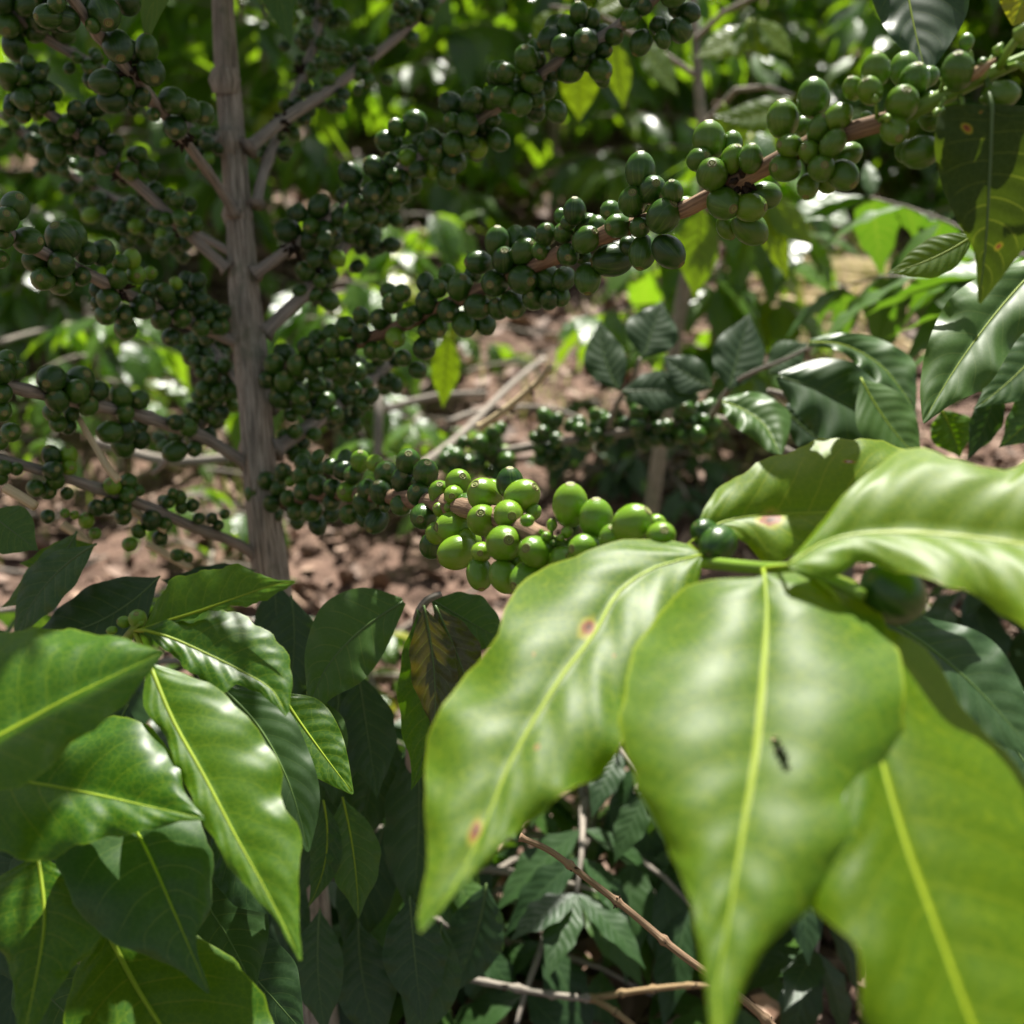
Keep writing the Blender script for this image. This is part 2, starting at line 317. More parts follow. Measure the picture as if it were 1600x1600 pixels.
# ------------------------------------------------------------------ a leaf laid out from its outline
LEAVES = []
def plane_hit(px, py, anchor, nrm):
    r = ray(px, py); d = (anchor - CAM).dot(nrm) / r.dot(nrm)
    return d
def TL(parent, mat, anchor, tilt, spine, left, right, wave=0.0015, k=5, camber=0.06, droop=0.0, edge=0.0, rib=0.0009, ribmat='midrib', label=None, pet=None, nv=44, nu=9, dlim=None, tiplift=0.0, name='leaf', holes=(), ruffle=0.0):
    """anchor=(px,py,depth); tilt=(towards camera, towards right) degrees of the leaf plane; outlines in photo pixels"""
    A = P(*anchor); n0 = Vector((math.tan(R(tilt[1])), -math.tan(R(tilt[0])), 1)).normalized()
    S, Lf, Rt = curve_np(spine, nv), curve_np(left, nv), curve_np(right, nv)
    if ruffle:
        for E, q0 in ((Lf, rng.random() * 6), (Rt, rng.random() * 6)):
            for i in range(nv):
                v = i / (nv - 1); dr = E[i] - S[i]; ln = np.linalg.norm(dr) + 1e-6
                am = min(ruffle * math.sin(math.pi * v) ** .7 * (math.sin(2 * math.pi * 6.5 * v + q0 + 1.4 * math.sin(5 * v + q0)) + .4 * math.sin(2 * math.pi * 15 * v + q0 * 2)), ln * .3)
                E[i] = E[i] + dr / ln * am
    dmin, dmax = dlim or (anchor[2] * 0.6, anchor[2] * 1.5)
    ph1, ph2 = rng.random() * 6, rng.random() * 6; rnd = rng.random()
    size = 0.0
    def at(p):
        d = plane_hit(p[0], p[1], A, n0)
        if not (d > 0): d = dmax
        return P(p[0], p[1], min(max(d, dmin), dmax))
    V = []; U = []; sp = []
    S3 = [at(p) for p in S]; L3 = [at(p) for p in Lf]; R3 = [at(p) for p in Rt]
    wd = max((a - b).length for a, b in zip(L3, R3))
    wave *= min(1.3, wd / .045)
    for i in range(nv):
        v = i / (nv - 1)
        t = (S3[min(i + 1, nv - 1)] - S3[max(i - 1, 0)]).normalized()
        for j in range(-nu, nu + 1):
            a = abs(j) / nu; E = L3[i] if j < 0 else R3[i]
            p = S3[i].lerp(E, a)
            w_ = (E - S3[i]).length / (wd / 2 + 1e-6)
            z = camber * wd * (a - a * a) * 2 * min(w_, 1)                # cheeks rise beside the midrib
            z -= edge * wd * a * a * min(w_, 1)
            ph = ph1 if j < 0 else ph2
            z += wave * (a ** 2.5) * math.sin(2 * math.pi * k * v + ph + 1.1 * math.sin(7 * v + ph)) * math.sin(math.pi * min(1, v * 1.1 + .04)) ** .6
            z += -droop * v * v + tiplift * max(0, v - .8) ** 2
            z += 0.0002 * math.sin((v * 9 - .19 * 9 * a ** 1.25 + (.35 if j > 0 else 0)) * 2 * math.pi) * (1 - a) * min(1, a * 5) * .6 * min(1.6, (wd / .05) ** 1.5)
            # displaced along the line of growth upwards, partly kept on the outline
            r = (p - CAM).normalized(); q = p + n0 * z
            if a > .6:   # keep outline where traced: slide along sight line instead
                cosv = n0.dot(r)
                if abs(cosv) > .25:
                    q2 = p + r * (z / cosv); f = (a - .6) / .4; q = q.lerp(q2, f)
            V.append(q); U.append((0.5 + 0.5 * j / nu, v))
            if j == 0: sp.append(q - n0 * rib * .1)
    W = 2 * nu + 1; Fc = []
    for i in range(nv - 1):
        for j in range(W - 1):
            Fc.append((i * W + j, (i + 1) * W + j, (i + 1) * W + j + 1, i * W + j + 1))
    for hu, hv, ru, rv, sl in holes:
        def inh(q):
            cu = sum(U[i][0] for i in q) / 4 - hu; cv = sum(U[i][1] for i in q) / 4 - hv; return ((cu - sl * cv) / ru) ** 2 + (cv / rv) ** 2 < 1
        Fc = [q for q in Fc if not inh(q)]
    # face order so the upper side is the front
    a_, b_, c_ = V[Fc[len(Fc) // 2][0]], V[Fc[len(Fc) // 2][1]], V[Fc[len(Fc) // 2][2]]
    if (b_ - a_).cross(c_ - a_).dot(n0) < 0: Fc = [q[::-1] for q in Fc]
    mb = MB().add(V, Fc, U, rnd); lf = mb.build(name, M[mat], parent)
    if label: lf['label'] = label
    pts = sp[::2]; rads = [max(rib * (1 - .82 * i / (len(pts) - 1)), .00012) for i in range(len(pts))]
    if pet:
        pp = [P(*q) for q in pet]; pts = pp + pts; rads = [rib * 1.25] * len(pp) + rads
    MB().tube(pts, rads, 8).build('midrib', M[ribmat], lf)
    LEAVES.append(lf); return lf

PROF = [(0, .015), (.04, .10), (.12, .40), (.22, .72), (.34, .93), (.46, 1.0), (.58, .93), (.70, .72), (.80, .45), (.87, .26), (.93, .13), (1, .0)]
def SL(parent, mat, base, tip, width, d, tilt, bend=0.0, ruf=.05, asym=0.0, **kw):
    if d > 1: ruf = .02
    """simple coffee-leaf outline between base and tip pixels; width in pixels; bend = sideways bow (fraction of length)"""
    b = np.array(base, float); t = np.array(tip, float); ax = t - b; L = np.linalg.norm(ax); ax /= L; nr = np.array([ax[1], -ax[0]])
    sp = []; l = []; r = []; ph = rng.random() * 6; ph2 = rng.random() * 6
    for v, w_ in PROF:
        c = b + ax * L * v + nr * L * bend * 4 * v * (1 - v); sp.append(tuple(c))
        rf = lambda q: 1 + ruf * math.sin(2 * math.pi * 4.5 * v + q)
        l.append(tuple(c + nr * width / 2 * w_ * rf(ph) * (1 + asym))); r.append(tuple(c - nr * width / 2 * w_ * rf(ph2) * (1 - asym)))
    kw.setdefault('nv', 30); kw.setdefault('nu', 6); kw.setdefault('rib', .0007)
    return TL(parent, mat, (base[0], base[1], d), tilt, sp, l, r, **kw)

# ------------------------------------------------------------------ cherry mesh
def cherry_geo(nu=22, tip=True):
    prof = [(0.0, -1.06)]
    for i in range(1, 13):
        a = -math.pi / 2 + math.pi * i / 14.0; prof.append((math.cos(a) * (1 + .03 * math.cos(a)), math.sin(a) * 1.13))
    prof += [(0.31, 1.07), (0.25, 1.13), (0.20, 1.09), (0.13, 1.08), (0.10, 1.125), (0.05, 1.11), (0.0, 1.08)]
    vs = [0.0] + [0.9 * i / 13 + .0 for i in range(1, 13)] + [0.89, 0.915, 0.935, 0.95, 0.965, 0.98, 1.0]
    V = []; U = []; Fc = []
    for (r, z), vv in zip(prof, vs):
        for k in range(nu):
            an = 2 * math.pi * k / nu; V.append((r * math.cos(an), r * math.sin(an), z)); U.append((abs(2 * k / nu - 1), vv))
    for i in range(len(prof) - 1):
        for k in range(nu): Fc.append((i * nu + k, i * nu + (k + 1) % nu, (i + 1) * nu + (k + 1) % nu, (i + 1) * nu + k))
    return V, Fc, U
CV, CFc, CU_ = cherry_geo(); CVs, CFs, CUs = cherry_geo(12)
CHM = {}
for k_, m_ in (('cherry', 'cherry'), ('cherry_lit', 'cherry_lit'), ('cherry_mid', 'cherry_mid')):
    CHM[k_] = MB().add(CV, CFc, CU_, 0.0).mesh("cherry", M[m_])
def axis_mat(ax, roll):
    return ax.to_track_quat('Z', 'Y').to_matrix() @ Matrix.Rotation(roll, 3, 'Z')
class Cherry:      # position, axis, radius, elongation, material, parent branch
    __slots__ = ('p', 'ax', 'r', 'el', 'm', 'br')
    def __init__(s, p, ax, r, el, m, br): s.p, s.ax, s.r, s.el, s.m, s.br = Vector(p), Vector(ax).normalized(), r, el, m, br

def build_cherries(chs, bush, cap, stuffname='cherries'):
    """the cap largest in the picture are parts of their branches; the rest one part of the bush"""
    def key(c):
        x, y, d = proj(c.p); vis = -30 < x < 1630 and -30 < y < 1630
        return -(c.r / d if vis else 0)
    chs = sorted(chs, key=key)
    for c in chs[:cap]:
        o = bpy.data.objects.new('cherry', CHM[c.m]); scn.collection.objects.link(o); o.parent = c.br or bush
        base = Vector((0, 0, 0)) if c.br else bush.location
        o.location = c.p - base; o.rotation_mode = 'QUATERNION'; o.rotation_quaternion = axis_mat(c.ax, rng.random() * 6).to_quaternion(); o.scale = (c.r, c.r * rng.uniform(.95, 1.02), c.r * c.el)
        if c.m == 'cherry_lit': o['label'] = 'bright green cherry with sunlight painted into its colour'
    rest = chs[cap:]
    if rest:
        mb = MB()
        for c in rest:
            m = axis_mat(c.ax, rng.random() * 6); sm = c.r < .0035
            mb.add([m @ (Vector((v[0], v[1], v[2] * c.el)) * c.r) + c.p for v in CVs], CFs, CUs, rng.random(), ('cherry', 'cherry_lit', 'cherry_mid').index(c.m))
        tag(mb.build(stuffname, [M['cherry'], M['cherry_lit'], M['cherry_mid']], bush), kind='stuff')

def scales(mb, p, r, n, mi=1, sz=.002):
    """dry scales / old flower stubs round a node"""
    for _ in range(n):
        d = Vector((rng.gauss(0, 1), rng.gauss(0, 1), rng.gauss(0, 1))).normalized()
        a = p + d * r * .7; b = p + d * (r + sz * rng.uniform(.6, 2.2)) + Vector((rng.gauss(0, .3), rng.gauss(0, .3), rng.gauss(0, .3))) * sz
        mb.tube([a, a.lerp(b, .5), b], [sz * .35, sz * .5, sz * .12], 5, mi)

# ------------------------------------------------------------------ ground
def ground():
    xs = np.concatenate([np.linspace(-90, -8, 22), np.linspace(-7, -2.6, 12), np.linspace(-2.5, 2.5, 110), np.linspace(2.6, 7, 12), np.linspace(8, 90, 22)])
    ys = np.concatenate([np.linspace(-30, -1, 14), np.linspace(-.9, 5, 130), np.linspace(5.2, 12, 30), np.linspace(13, 160, 30)])
    V = []; 
    for y in ys:
        for x in xs:
            f = 1.0 if (abs(x) < 2.6 and y < 5.1) else 0.0
            z = gz(x, y) + f * (.012 * noise.noise(Vector((x * 14, y * 14, 0))) + .005 * noise.noise(Vector((x * 37, y * 37, 2))))
            V.append((x, y, z))
    nx = len(xs); Fc = [(j * nx + i, j * nx + i + 1, (j + 1) * nx + i + 1, (j + 1) * nx + i) for j in range(len(ys) - 1) for i in range(nx - 1)]
    tag(MB().add(V, Fc).build('ground', M['soil']), kind='structure')
ground()
def clods_and_litter():
    mb = MB()
    for _ in range(9500):
        y = rng.uniform(.5, 5.5) ; x = rng.uniform(-.55 * y - .5, .55 * y + .5); z = gz(x, y)
        s = rng.uniform(.008, .032) * (1.6 if y > 2.5 else 1); L = s * rng.uniform(1.2, 2.6)
        m = Matrix.Rotation(rng.random() * 6.28, 3, 'Z') @ Matrix.Rotation(rng.gauss(0, .35), 3, 'X') @ Matrix.Rotation(rng.gauss(0, .35), 3, 'Y')
        c = rng.uniform(-.5, .6) * s; V = []; U = []
        for i in range(5):
            for j in range(3):
                v = i / 4; u = j - 1; V.append(m @ Vector((u * s * .5 * math.sin(math.pi * min(1, v * .96 + .04)), (v - .5) * L, abs(u) * c + .3 * c * math.sin(v * 5))) + Vector((x, y, z + .008)))
                U.append((j / 2, v))
        mb.add(V, [(i * 3 + j, i * 3 + j + 1, (i + 1) * 3 + j + 1, (i + 1) * 3 + j) for i in range(4) for j in range(2)], U, rng.random())
    tag(mb.build('leaf_litter', M['litter']), 'dry brown leaf litter scattered over the red soil', 'leaf litter', kind='stuff')
    # soil clods
    mb = MB()
    for _ in range(1500):
        y = rng.uniform(.5, 4.5); x = rng.uniform(-.55 * y - .4, .55 * y + .4); r = rng.uniform(.006, .02); c = Vector((x, y, gz(x, y) + r * .3)); V = []
        for i in range(5):
            for j in range(7):
                a = -math.pi / 2 + math.pi * i / 4; b = 6.283 * j / 7; q = Vector((math.cos(a) * math.cos(b), math.cos(a) * math.sin(b), math.sin(a) * .75))
                V.append(c + q * r * (1 + .5 * noise.noise(q * 1.7 + c * 40)))
        mb.add(V, [(i * 7 + j, i * 7 + (j + 1) % 7, (i + 1) * 7 + (j + 1) % 7, (i + 1) * 7 + j) for i in range(4) for j in range(7)], None, rng.random())
    tag(mb.build('soil_clods', M['soil']), 'crumbly clods of reddish soil lying on the ground', 'soil clods', kind='stuff')
    # grass
    mb = MB()
    def tuft(x, y, n, h, sp):
        for _ in range(n):
            bx, by = x + rng.gauss(0, sp), y + rng.gauss(0, sp); z = gz(bx, by); a = rng.random() * 6.28; hh = h * rng.uniform(.5, 1.2); ln = hh * rng.uniform(.2, .9)
            d = Vector((math.cos(a), math.sin(a), 0)); sd = Vector((-d.y, d.x, 0)) * rng.uniform(.0012, .003); V = []
            for i in range(4):
                v = i / 3; c = Vector((bx, by, z)) + d * ln * v * v + Vector((0, 0, hh * (v - .25 * v * v))); V += [c - sd * (1 - v * .9), c + sd * (1 - v * .9)]
            mb.add(V, [(2 * i, 2 * i + 1, 2 * i + 3, 2 * i + 2) for i in range(3)], None, rng.random())
    for _ in range(110):
        y = rng.uniform(2.3, 4.2); x = rng.uniform(.2, .55) * y + .1; tuft(x, y, 26, .10, .06)
    for _ in range(60):
        y = rng.uniform(1.5, 5.5); x = rng.uniform(-.5, .4) * y; tuft(x, y, 18, .08, .05)
    tag(mb.build('grass', M['grass']), 'thin yellow green grass growing in patches on the soil', 'grass', kind='stuff')
clods_and_litter()

# ------------------------------------------------------------------ bulk foliage
def leaf_template(nv=7, nu=2, droop=.3, fold=.12, wave=.03, seed=0):
    r = random.Random(seed); p1, p2 = r.random() * 6, r.random() * 6; V = []; U = []
    pv = [p[0] for p in PROF]; pw = [p[1] for p in PROF]
    for i in range(nv):
        v = i / (nv - 1); w_ = np.interp(v, pv, pw) * .21
        for j in range(-nu, nu + 1):
            a = abs(j) / nu; x = j / nu * w_ * (1 + .08 * math.sin(v * 26 + (p1 if j < 0 else p2)))
            z = fold * w_ * (a) * 1.2 - droop * v * v + wave * a * a * math.sin(v * 24 + (p1 if j < 0 else p2)) * math.sin(math.pi * v)
            V.append((x, v, z)); U.append((.5 + .5 * j / nu, v))
    W = 2 * nu + 1; Fc = [(i * W + j, i * W + j + 1, (i + 1) * W + j + 1, (i + 1) * W + j) for i in range(nv - 1) for j in range(W - 1)]
    return np.array(V), np.array(Fc), np.array(U)
TPL = [leaf_template(8, 2, .15 + .12 * (s % 4), .1 + .07 * (s % 3), .03, s) for s in range(8)]
TPH = [leaf_template(16, 4, .15 + .12 * (s % 4), .06 + .04 * (s % 3), .018, s) for s in range(8)]
class Foliage:
    def __init__(s): s.V = []; s.F = []; s.U = []; s.R = []; s.n = 0
    def leaf(s, p, d, up, L, hi=False, rnd=None):
        d = d.normalized(); x = d.cross(up)
        if x.length < 1e-4: x = d.orthogonal()
        x.normalize(); z = x.cross(d)
        T = (TPH if hi else TPL)[rng.randrange(8)]
        m = np.array([list(x), list(d), list(z)]) * L
        v = T[0] * np.array([rng.uniform(.85, 1.15), 1, 1]) @ m + np.array(p)
        s.V.append(v); s.F.append(T[1] + s.n); s.U.append(T[2]); s.R.append(np.full(len(v), rng.random() if rnd is None else rnd)); s.n += len(v)
    def build(s, name, mat, parent=None):
        me = bpy.data.meshes.new(name); V = np.concatenate(s.V); Fc = np.concatenate(s.F); U = np.concatenate(s.U); Rr = np.concatenate(s.R)
        me.vertices.add(len(V)); me.vertices.foreach_set("co", V.astype(np.float32).ravel())
        me.loops.add(Fc.size); me.loops.foreach_set("vertex_index", Fc.astype(np.int32).ravel())
        me.polygons.add(len(Fc)); me.polygons.foreach_set("loop_start", np.arange(0, Fc.size, 4, dtype=np.int32)); me.polygons.foreach_set("loop_total", np.full(len(Fc), 4, dtype=np.int32))
        me.update(calc_edges=True)
        me.uv_layers.new(name="UVMap").data.foreach_set("uv", U[Fc.ravel()].astype(np.float32).ravel())
        me.attributes.new("rnd", 'FLOAT', 'POINT').data.foreach_set("value", Rr.astype(np.float32))
        me.polygons.foreach_set("use_smooth", np.full(len(Fc), True)); me.materials.append(M[mat]); me.validate()
        return link(name, me, parent)

def spray(fo, p0, d0, length, nodes, L, tw=None, sag=.35, r0=.003, hi=False, first=.15):
    """a side branch with opposite pairs of leaves"""
    p = Vector(p0); d = Vector(d0).normalized(); pts = [p.copy()]; step = length / nodes
    for i in range(nodes):
        d = (d + Vector((rng.gauss(0, .06), rng.gauss(0, .06), -sag / nodes + rng.gauss(0, .05)))).normalized(); p = p + d * step; pts.append(p.copy())
        if (i + 1) / nodes < first: continue
        side = d.cross(Vector((0, 0, 1))); 
        if side.length < .05: side = Vector((1, 0, 0))
        side.normalize()
        if rng.random() < .3: side = (side + Vector((0, 0, rng.uniform(-.5, .5)))).normalized()
        for s in (-1, 1):
            if rng.random() < .08: continue
            dr = side * s + d * rng.uniform(.3, .8) + Vector((rng.gauss(0, .15), rng.gauss(0, .15), -rng.uniform(.1, .9)))
            fo.leaf(p, dr, Vector((rng.gauss(0, .2), rng.gauss(0, .2), 1)), L * rng.uniform(.7, 1.15), hi)
    for _ in range(2): fo.leaf(p, d + Vector((rng.gauss(0, .4), rng.gauss(0, .4), rng.gauss(0, .3))), Vector((0, 0, 1)), L * rng.uniform(.4, .8), hi)
    if tw is not None: tw.tube(pts, [r0 * (1 - .6 * i / nodes) for i in range(nodes + 1)], 6, 0)
    return pts

def bush(h, rad, nbr, L, seed, label=None, stems=1, hi=False, first=.2, lowest=.05, mat='leaf_bg', nodes=8, name='coffee_bush'):
    """a whole coffee bush at the origin: stem, branches, foliage"""
    global rng
    keep = rng; rng = random.Random(seed)
    root = empty(name, (0, 0, 0)); fo = Foliage(); sm = MB(); bm_ = MB()
    for s in range(stems):
        lean = Vector((rng.gauss(0, .06), rng.gauss(0, .06), 0)) * (1 + s); pts = []
        for i in range(9): 
            t = i / 8; pts.append(Vector((0.04 * s, .02 * s, -.03)) + Vector((0, 0, (h + .03) * t)) + lean * h * t + Vector((noise.noise(Vector((t * 3, s, seed))), noise.noise(Vector((t * 3, s + 9, seed))), 0)) * .05)
        sm.tube(pts, [.016 * (h / 1.8) ** .5 * (1 - .75 * i / 8) for i in range(9)], 10, wob=.15)
        for b in range(nbr // stems):
            t = lowest + (1 - lowest) * ((b + rng.random()) / (nbr // stems)); q = pts[min(int(t * 8), 7)].lerp(pts[min(int(t * 8) + 1, 8)], t * 8 % 1)
            a = b * 2.4 + rng.uniform(-.4, .4); ln = rad * (1.1 - .75 * t ** 1.5) * rng.uniform(.75, 1.1)
            spray(fo, q, Vector((math.cos(a), math.sin(a), .45 - .1 * t)), ln, nodes, L, bm_, .75, .004, hi, first)
    sm.build('stem', M['bark'], root); bm_.build('branches', M['twig'], root); fo.build('foliage', mat, root)
    rng = keep
    if label: tag(root, label, 'coffee bush')
    return root
def kids(o): return [c for c in bpy.data.objects if c.parent == o]
def copy_tree(o, parent=None):
    c = o.copy(); scn.collection.objects.link(c)
    if parent is not None: c.parent = parent
    for ch in kids(o): copy_tree(ch, c)
    return c
def put(o, x, y, rz=0, sc=1, dz=0): o.location = (x, y, gz(x, y) + dz); o.rotation_euler = (0, 0, rz); o.scale = (sc, sc, sc); return o

# ------------------------------------------------------------------ background bushes
GB = 'coffee bushes in the rows behind the fruiting bush'
bA = bush(1.35, .72, 44, .18, 1); bB = bush(1.5, .75, 48, .185, 2, stems=2); bC = bush(1.1, .6, 36, .17, 3); bD = bush(1.25, .68, 42, .19, 4, first=.1)
spots = [  # proto, x, y, rot, scale, label
    (bA, -1.55, 2.55, 0.3, 1.0, 'shady coffee bush close behind the left edge of the fruiting bush'),
    (bB, -.75, 3.3, 1.2, 1.0, 'coffee bush seen just left of the grey stem near the top'),
    (bC, .15, 3.75, 2.2, 1.15, 'dark coffee bush behind the middle, between the grey stem and the bare soil'),
    (bD, 1.5, 3.8, 4.2, .98, 'coffee bush with drooping glossy leaves behind the upper right fruit'),
    (bA, 2.45, 3.4, 2.0, .95, 'dark coffee bush at the right edge, behind the old spotted leaf'),
    (bB, -2.6, 3.9, 3.1, 1.1, 'farther coffee bush at the upper left edge'),
    (bD, -1.35, 4.6, 5.1, 1.15, 'farther coffee bush left of the grey stem, seen between its branches'),
    (bA, .95, 4.7, 1.6, 1.15, 'farther coffee bush above the sunlit soil right of the middle'),
    (bC, 1.9, 4.2, .6, 1.3, 'farther coffee bush with yellow tips at the upper right'),
    (bB, -.2, 5.2, 2.6, 1.2, 'farther coffee bush straight behind the middle of the picture'),
    (bD, 2.9, 3.7, 2.9, 1.2, 'farther coffee bush behind the right edge of the picture'),
]
used = set()
for p, x, y, rz, s, lb in spots:
    o = p if p.name not in used else copy_tree(p); used.add(p.name)
    tag(put(o, x, y, rz, s), lb, 'coffee bush', GB)
k = 0
far = [(-4.2, 5.6), (-2.9, 5.9), (-1.6, 6.3), (-.4, 6.6), (.7, 6.1), (1.9, 5.8), (3.2, 5.5), (4.5, 5.6), (-5.5, 7.8), (-3.8, 7.9), (-2.2, 8.1), (-.8, 8.3), (.5, 8.0), (1.8, 8.2), (3.3, 7.7), (4.9, 7.8)]
for x, y in far:
    o = copy_tree([bA, bB, bC, bD][k % 4]); put(o, x, y, k * 1.7, 1.35 + .05 * (y - 5))
    tag(o, 'distant blurred coffee bush filling the back rows under the trees', 'coffee bush', 'distant coffee bushes in the back rows'); k += 1

# shade trees above and behind (their crowns stand over the rows)
def shade_tree(x, y, h, cr_, n, seed, label, L=.16, squash=.45):
    global rng
    keep = rng; rng = random.Random(seed); g = gz(x, y); root = empty('shade_tree', (x, y, g)); tr = MB(); fo = Foliage(); top = Vector((x, y, g + h)); 
    tr.tube([Vector((x, y, g - .1)), Vector((x + .05, y, g + h * .3)), Vector((x - .05, y + .05, g + h * .65)), top], [.09, .07, .055, .03], 14, wob=.15, sub=4)
    for b in range(14):
        a = b * 2.4; e = Vector((x + math.cos(a) * cr_ * rng.uniform(.5, .95), y + math.sin(a) * cr_ * rng.uniform(.5, .95), g + h + rng.uniform(-.3, .6) * cr_ * squash)); s = Vector((x, y, g + h * rng.uniform(.6, .95)))
        tr.tube([s, s.lerp(e, .5) + Vector((0, 0, .08)), e], [.025, .015, .005], 7, sub=3)
        for _ in range(n // 14):
            q = e + Vector((rng.gauss(0, 1), rng.gauss(0, 1), rng.gauss(0, .6))) * cr_ * .28
            fo.leaf(q, Vector((rng.gauss(0, 1), rng.gauss(0, 1), rng.uniform(-.8, .1))), Vector((0, 0, 1)), L * rng.uniform(.7, 1.2))
    tr.build('trunk', M['bark'], root); fo.build('crown', 'leaf_bg', root); tag(root, label, 'tree', 'shade trees over the rows'); rng = keep
    return root
shade_tree(-2.9, 9.2, 3.4, 1.7, 1100, 21, 'shade tree standing among the distant rows at the upper left')
shade_tree(2.4, 9.6, 3.4, 1.8, 1100, 22, 'shade tree standing among the distant rows right of the middle')

# ------------------------------------------------------------------ the fruiting bush
TD = .78
base = P(495, 1590, .80); base.z = gz(base.x, base.y) - .01
main = empty('coffee_bush', base)
tag(main, 'large coffee bush with grey upright stem and branches crowded with green cherries', 'coffee bush')
def PP(lst): return [P(*q) for q in lst]
st = MB()
trunk = PP([(345, -60, .80), (352, 60, .795), (362, 200, .79), (372, 330, .785), (382, 460, .78), (392, 560, .775), (402, 680, .77), (412, 800, .77), (430, 950, .775), (455, 1150, .78), (475, 1350, .785)]) + [base + Vector((0, 0, -.03))]
st.tube(trunk, [.0072, .0077, .0084, .0093, .0101, .0106, .0110, .0116, .0126, .0138, .0150, .017], 32, wob=.20, sub=7)
# rising upper part of the stem, out of the frame, and the small second shoot
top = trunk[0]
upper = [top, top + Vector((-.02, .02, .15)), top + Vector((-.02, .06, .35)), top + Vector((.01, .10, .55)), top + Vector((.02, .13, .75))]
st.tube(upper, [.0088, .008, .0065, .005, .003], 14, wob=.1, sub=3)
st.tube(PP([(352, 130, .782), (350, 60, .778), (346, 0, .776), (343, -70, .775)]), [.0048, .0045, .0043, .0040], 14, wob=.15, sub=4)
for px, py in ((352, 125), (372, 335), (390, 560), (356, 222), (398, 700), (418, 852)):
    p = P(px, py, TD + .005); st.tube([p + Vector((0, 0, -.009)), p, p + Vector((0, 0, .008))], [.0086, .0114, .0084], 18, wob=.3, cap=False)
stem = st.build('stem', M['bark'], main)

BR = {}
def branch(key, pts, r0, r1, mat='twig', sub=5, nodes=(), label=None, swell=True):
    mb = MB(); p3, _ = resample(PP(pts), .001, sub); n = len(p3)
    rads = [r0 + (r1 - r0) * i / (n - 1) for i in range(n)]
    acc = 0
    for i in range(n):      # swollen nodes
        if i: acc += (p3[i] - p3[i - 1]).length
        if swell: rads[i] *= 1 + .28 * max(0, math.cos(acc / .045 * 2 * math.pi)) ** 8
    rads[0] *= 1.35
    mb.tube(p3, rads, 12, 0, wob=.10)
    for (a, b, c) in nodes: scales(mb, P(a, b, c), (r0 + r1) / 2, 9)
    o = mb.build('branch', [M[mat], M['node']], main)
    if label: o['label'] = label
    BR[key] = (o, pts, (r0 + r1) / 2); return o
branch('R1', [(388, 232, .78), (440, 190, .80), (530, 130, .85), (600, 75, .88), (700, -12, .92)], .0048, .0035)
branch('R1b', [(400, 320, .78), (418, 250, .80), (462, 150, .86), (492, 60, .90), (500, -20, .93)], .0040, .003)
branch('R2', [(398, 428, .775), (472, 375, .77), (540, 324, .755), (635, 260, .73), (746, 189, .70), (854, 111, .67), (945, 57, .645), (1000, 15, .63), (1060, -40, .61)], .0042, .0036)
branch('R3', [(412, 520, .78), (482, 455, .79), (526, 405, .80), (560, 350, .82), (600, 320, .84), (690, 240, .9)], .0050, .0035)
branch('R4', [(412, 592, .77), (470, 565, .755), (530, 545, .74), (600, 520, .715), (700, 475, .675), (800, 430, .63), (870, 400, .595), (950, 365, .56), (1060, 330, .515), (1100, 312, .50), (1180, 270, .475), (1260, 228, .455), (1330, 205, .44), (1400, 185, .43)], .0042, .0038, 'twig_warm', label='branch running up to the right, packed with cherries')
branch('R4g', [(1400, 185, .43), (1460, 158, .422), (1520, 128, .416), (1570, 105, .412), (1640, 75, .405)], .0036, .0022, 'green_stem', swell=False, label='green tip of the upper fruiting branch')
branch('R5', [(405, 792, .77), (450, 782, .75), (520, 772, .70), (600, 775, .63), (680, 785, .56), (760, 802, .50), (810, 825, .47), (850, 842, .455)], .0040, .0050, 'twig_warm', label='lower branch reaching towards the camera')
branch('R5g', [(848, 841, .456), (900, 860, .445), (960, 876, .43), (1050, 872, .41), (1110, 880, .395), (1190, 888, .37), (1260, 893, .355), (1350, 930, .34)], .0028, .0019, 'green_stem', swell=False, label='green leafy tip of the lower branch')
branch('R6', [(430, 702, .77), (490, 662, .80), (560, 610, .86), (625, 555, .93)], .0052, .004)
branch('R3b', [(425, 640, .78), (500, 600, .82), (560, 570, .86)], .003, .0025)
branch('L1', [(338, 224, .775), (294, 199, .77), (225, 152, .755), (162, 111, .74), (84, 67, .72), (25, 28, .70), (-60, -20, .68)], .0036, .0034)
branch('L2', [(366, 332, .775), (340, 290, .75), (290, 222, .70), (236, 152, .66), (190, 98, .63), (145, 42, .60), (100, -20, .57)], .0036, .0030)
branch('L3', [(355, 420, .775), (300, 370, .765), (256, 327, .75), (202, 277, .735), (145, 229, .72), (67, 169, .70), (0, 111, .68), (-60, 60, .66)], .0040, .0034)
branch('L3b', [(370, 400, .80), (280, 350, .84), (180, 310, .87), (110, 270, .89), (60, 225, .91), (-40, 150, .95)], .003, .0025)
branch('L4', [(372, 536, .775), (305, 508, .74), (205, 463, .68), (150, 435, .64), (67, 395, .59), (0, 360, .555), (-60, 330, .53)], .0040, .0032)
branch('L5', [(388, 726, .77), (320, 685, .74), (266, 665, .715), (205, 645, .69), (120, 628, .65), (67, 616, .63), (0, 600, .60), (-60, 590, .58)], .0042, .0034)
branch('L6', [(402, 872, .77), (371, 850, .755), (294, 820, .72), (216, 786, .69), (150, 762, .67), (67, 736, .65), (-40, 705, .62)], .0038, .003)
branch('L7', [(388, 620, .775), (360, 580, .80), (335, 545, .82), (310, 520, .84)], .003, .0022)
branch('L8', [(345, 560, .80), (330, 640, .84), (290, 690, .86), (240, 740, .90)], .0028, .002)

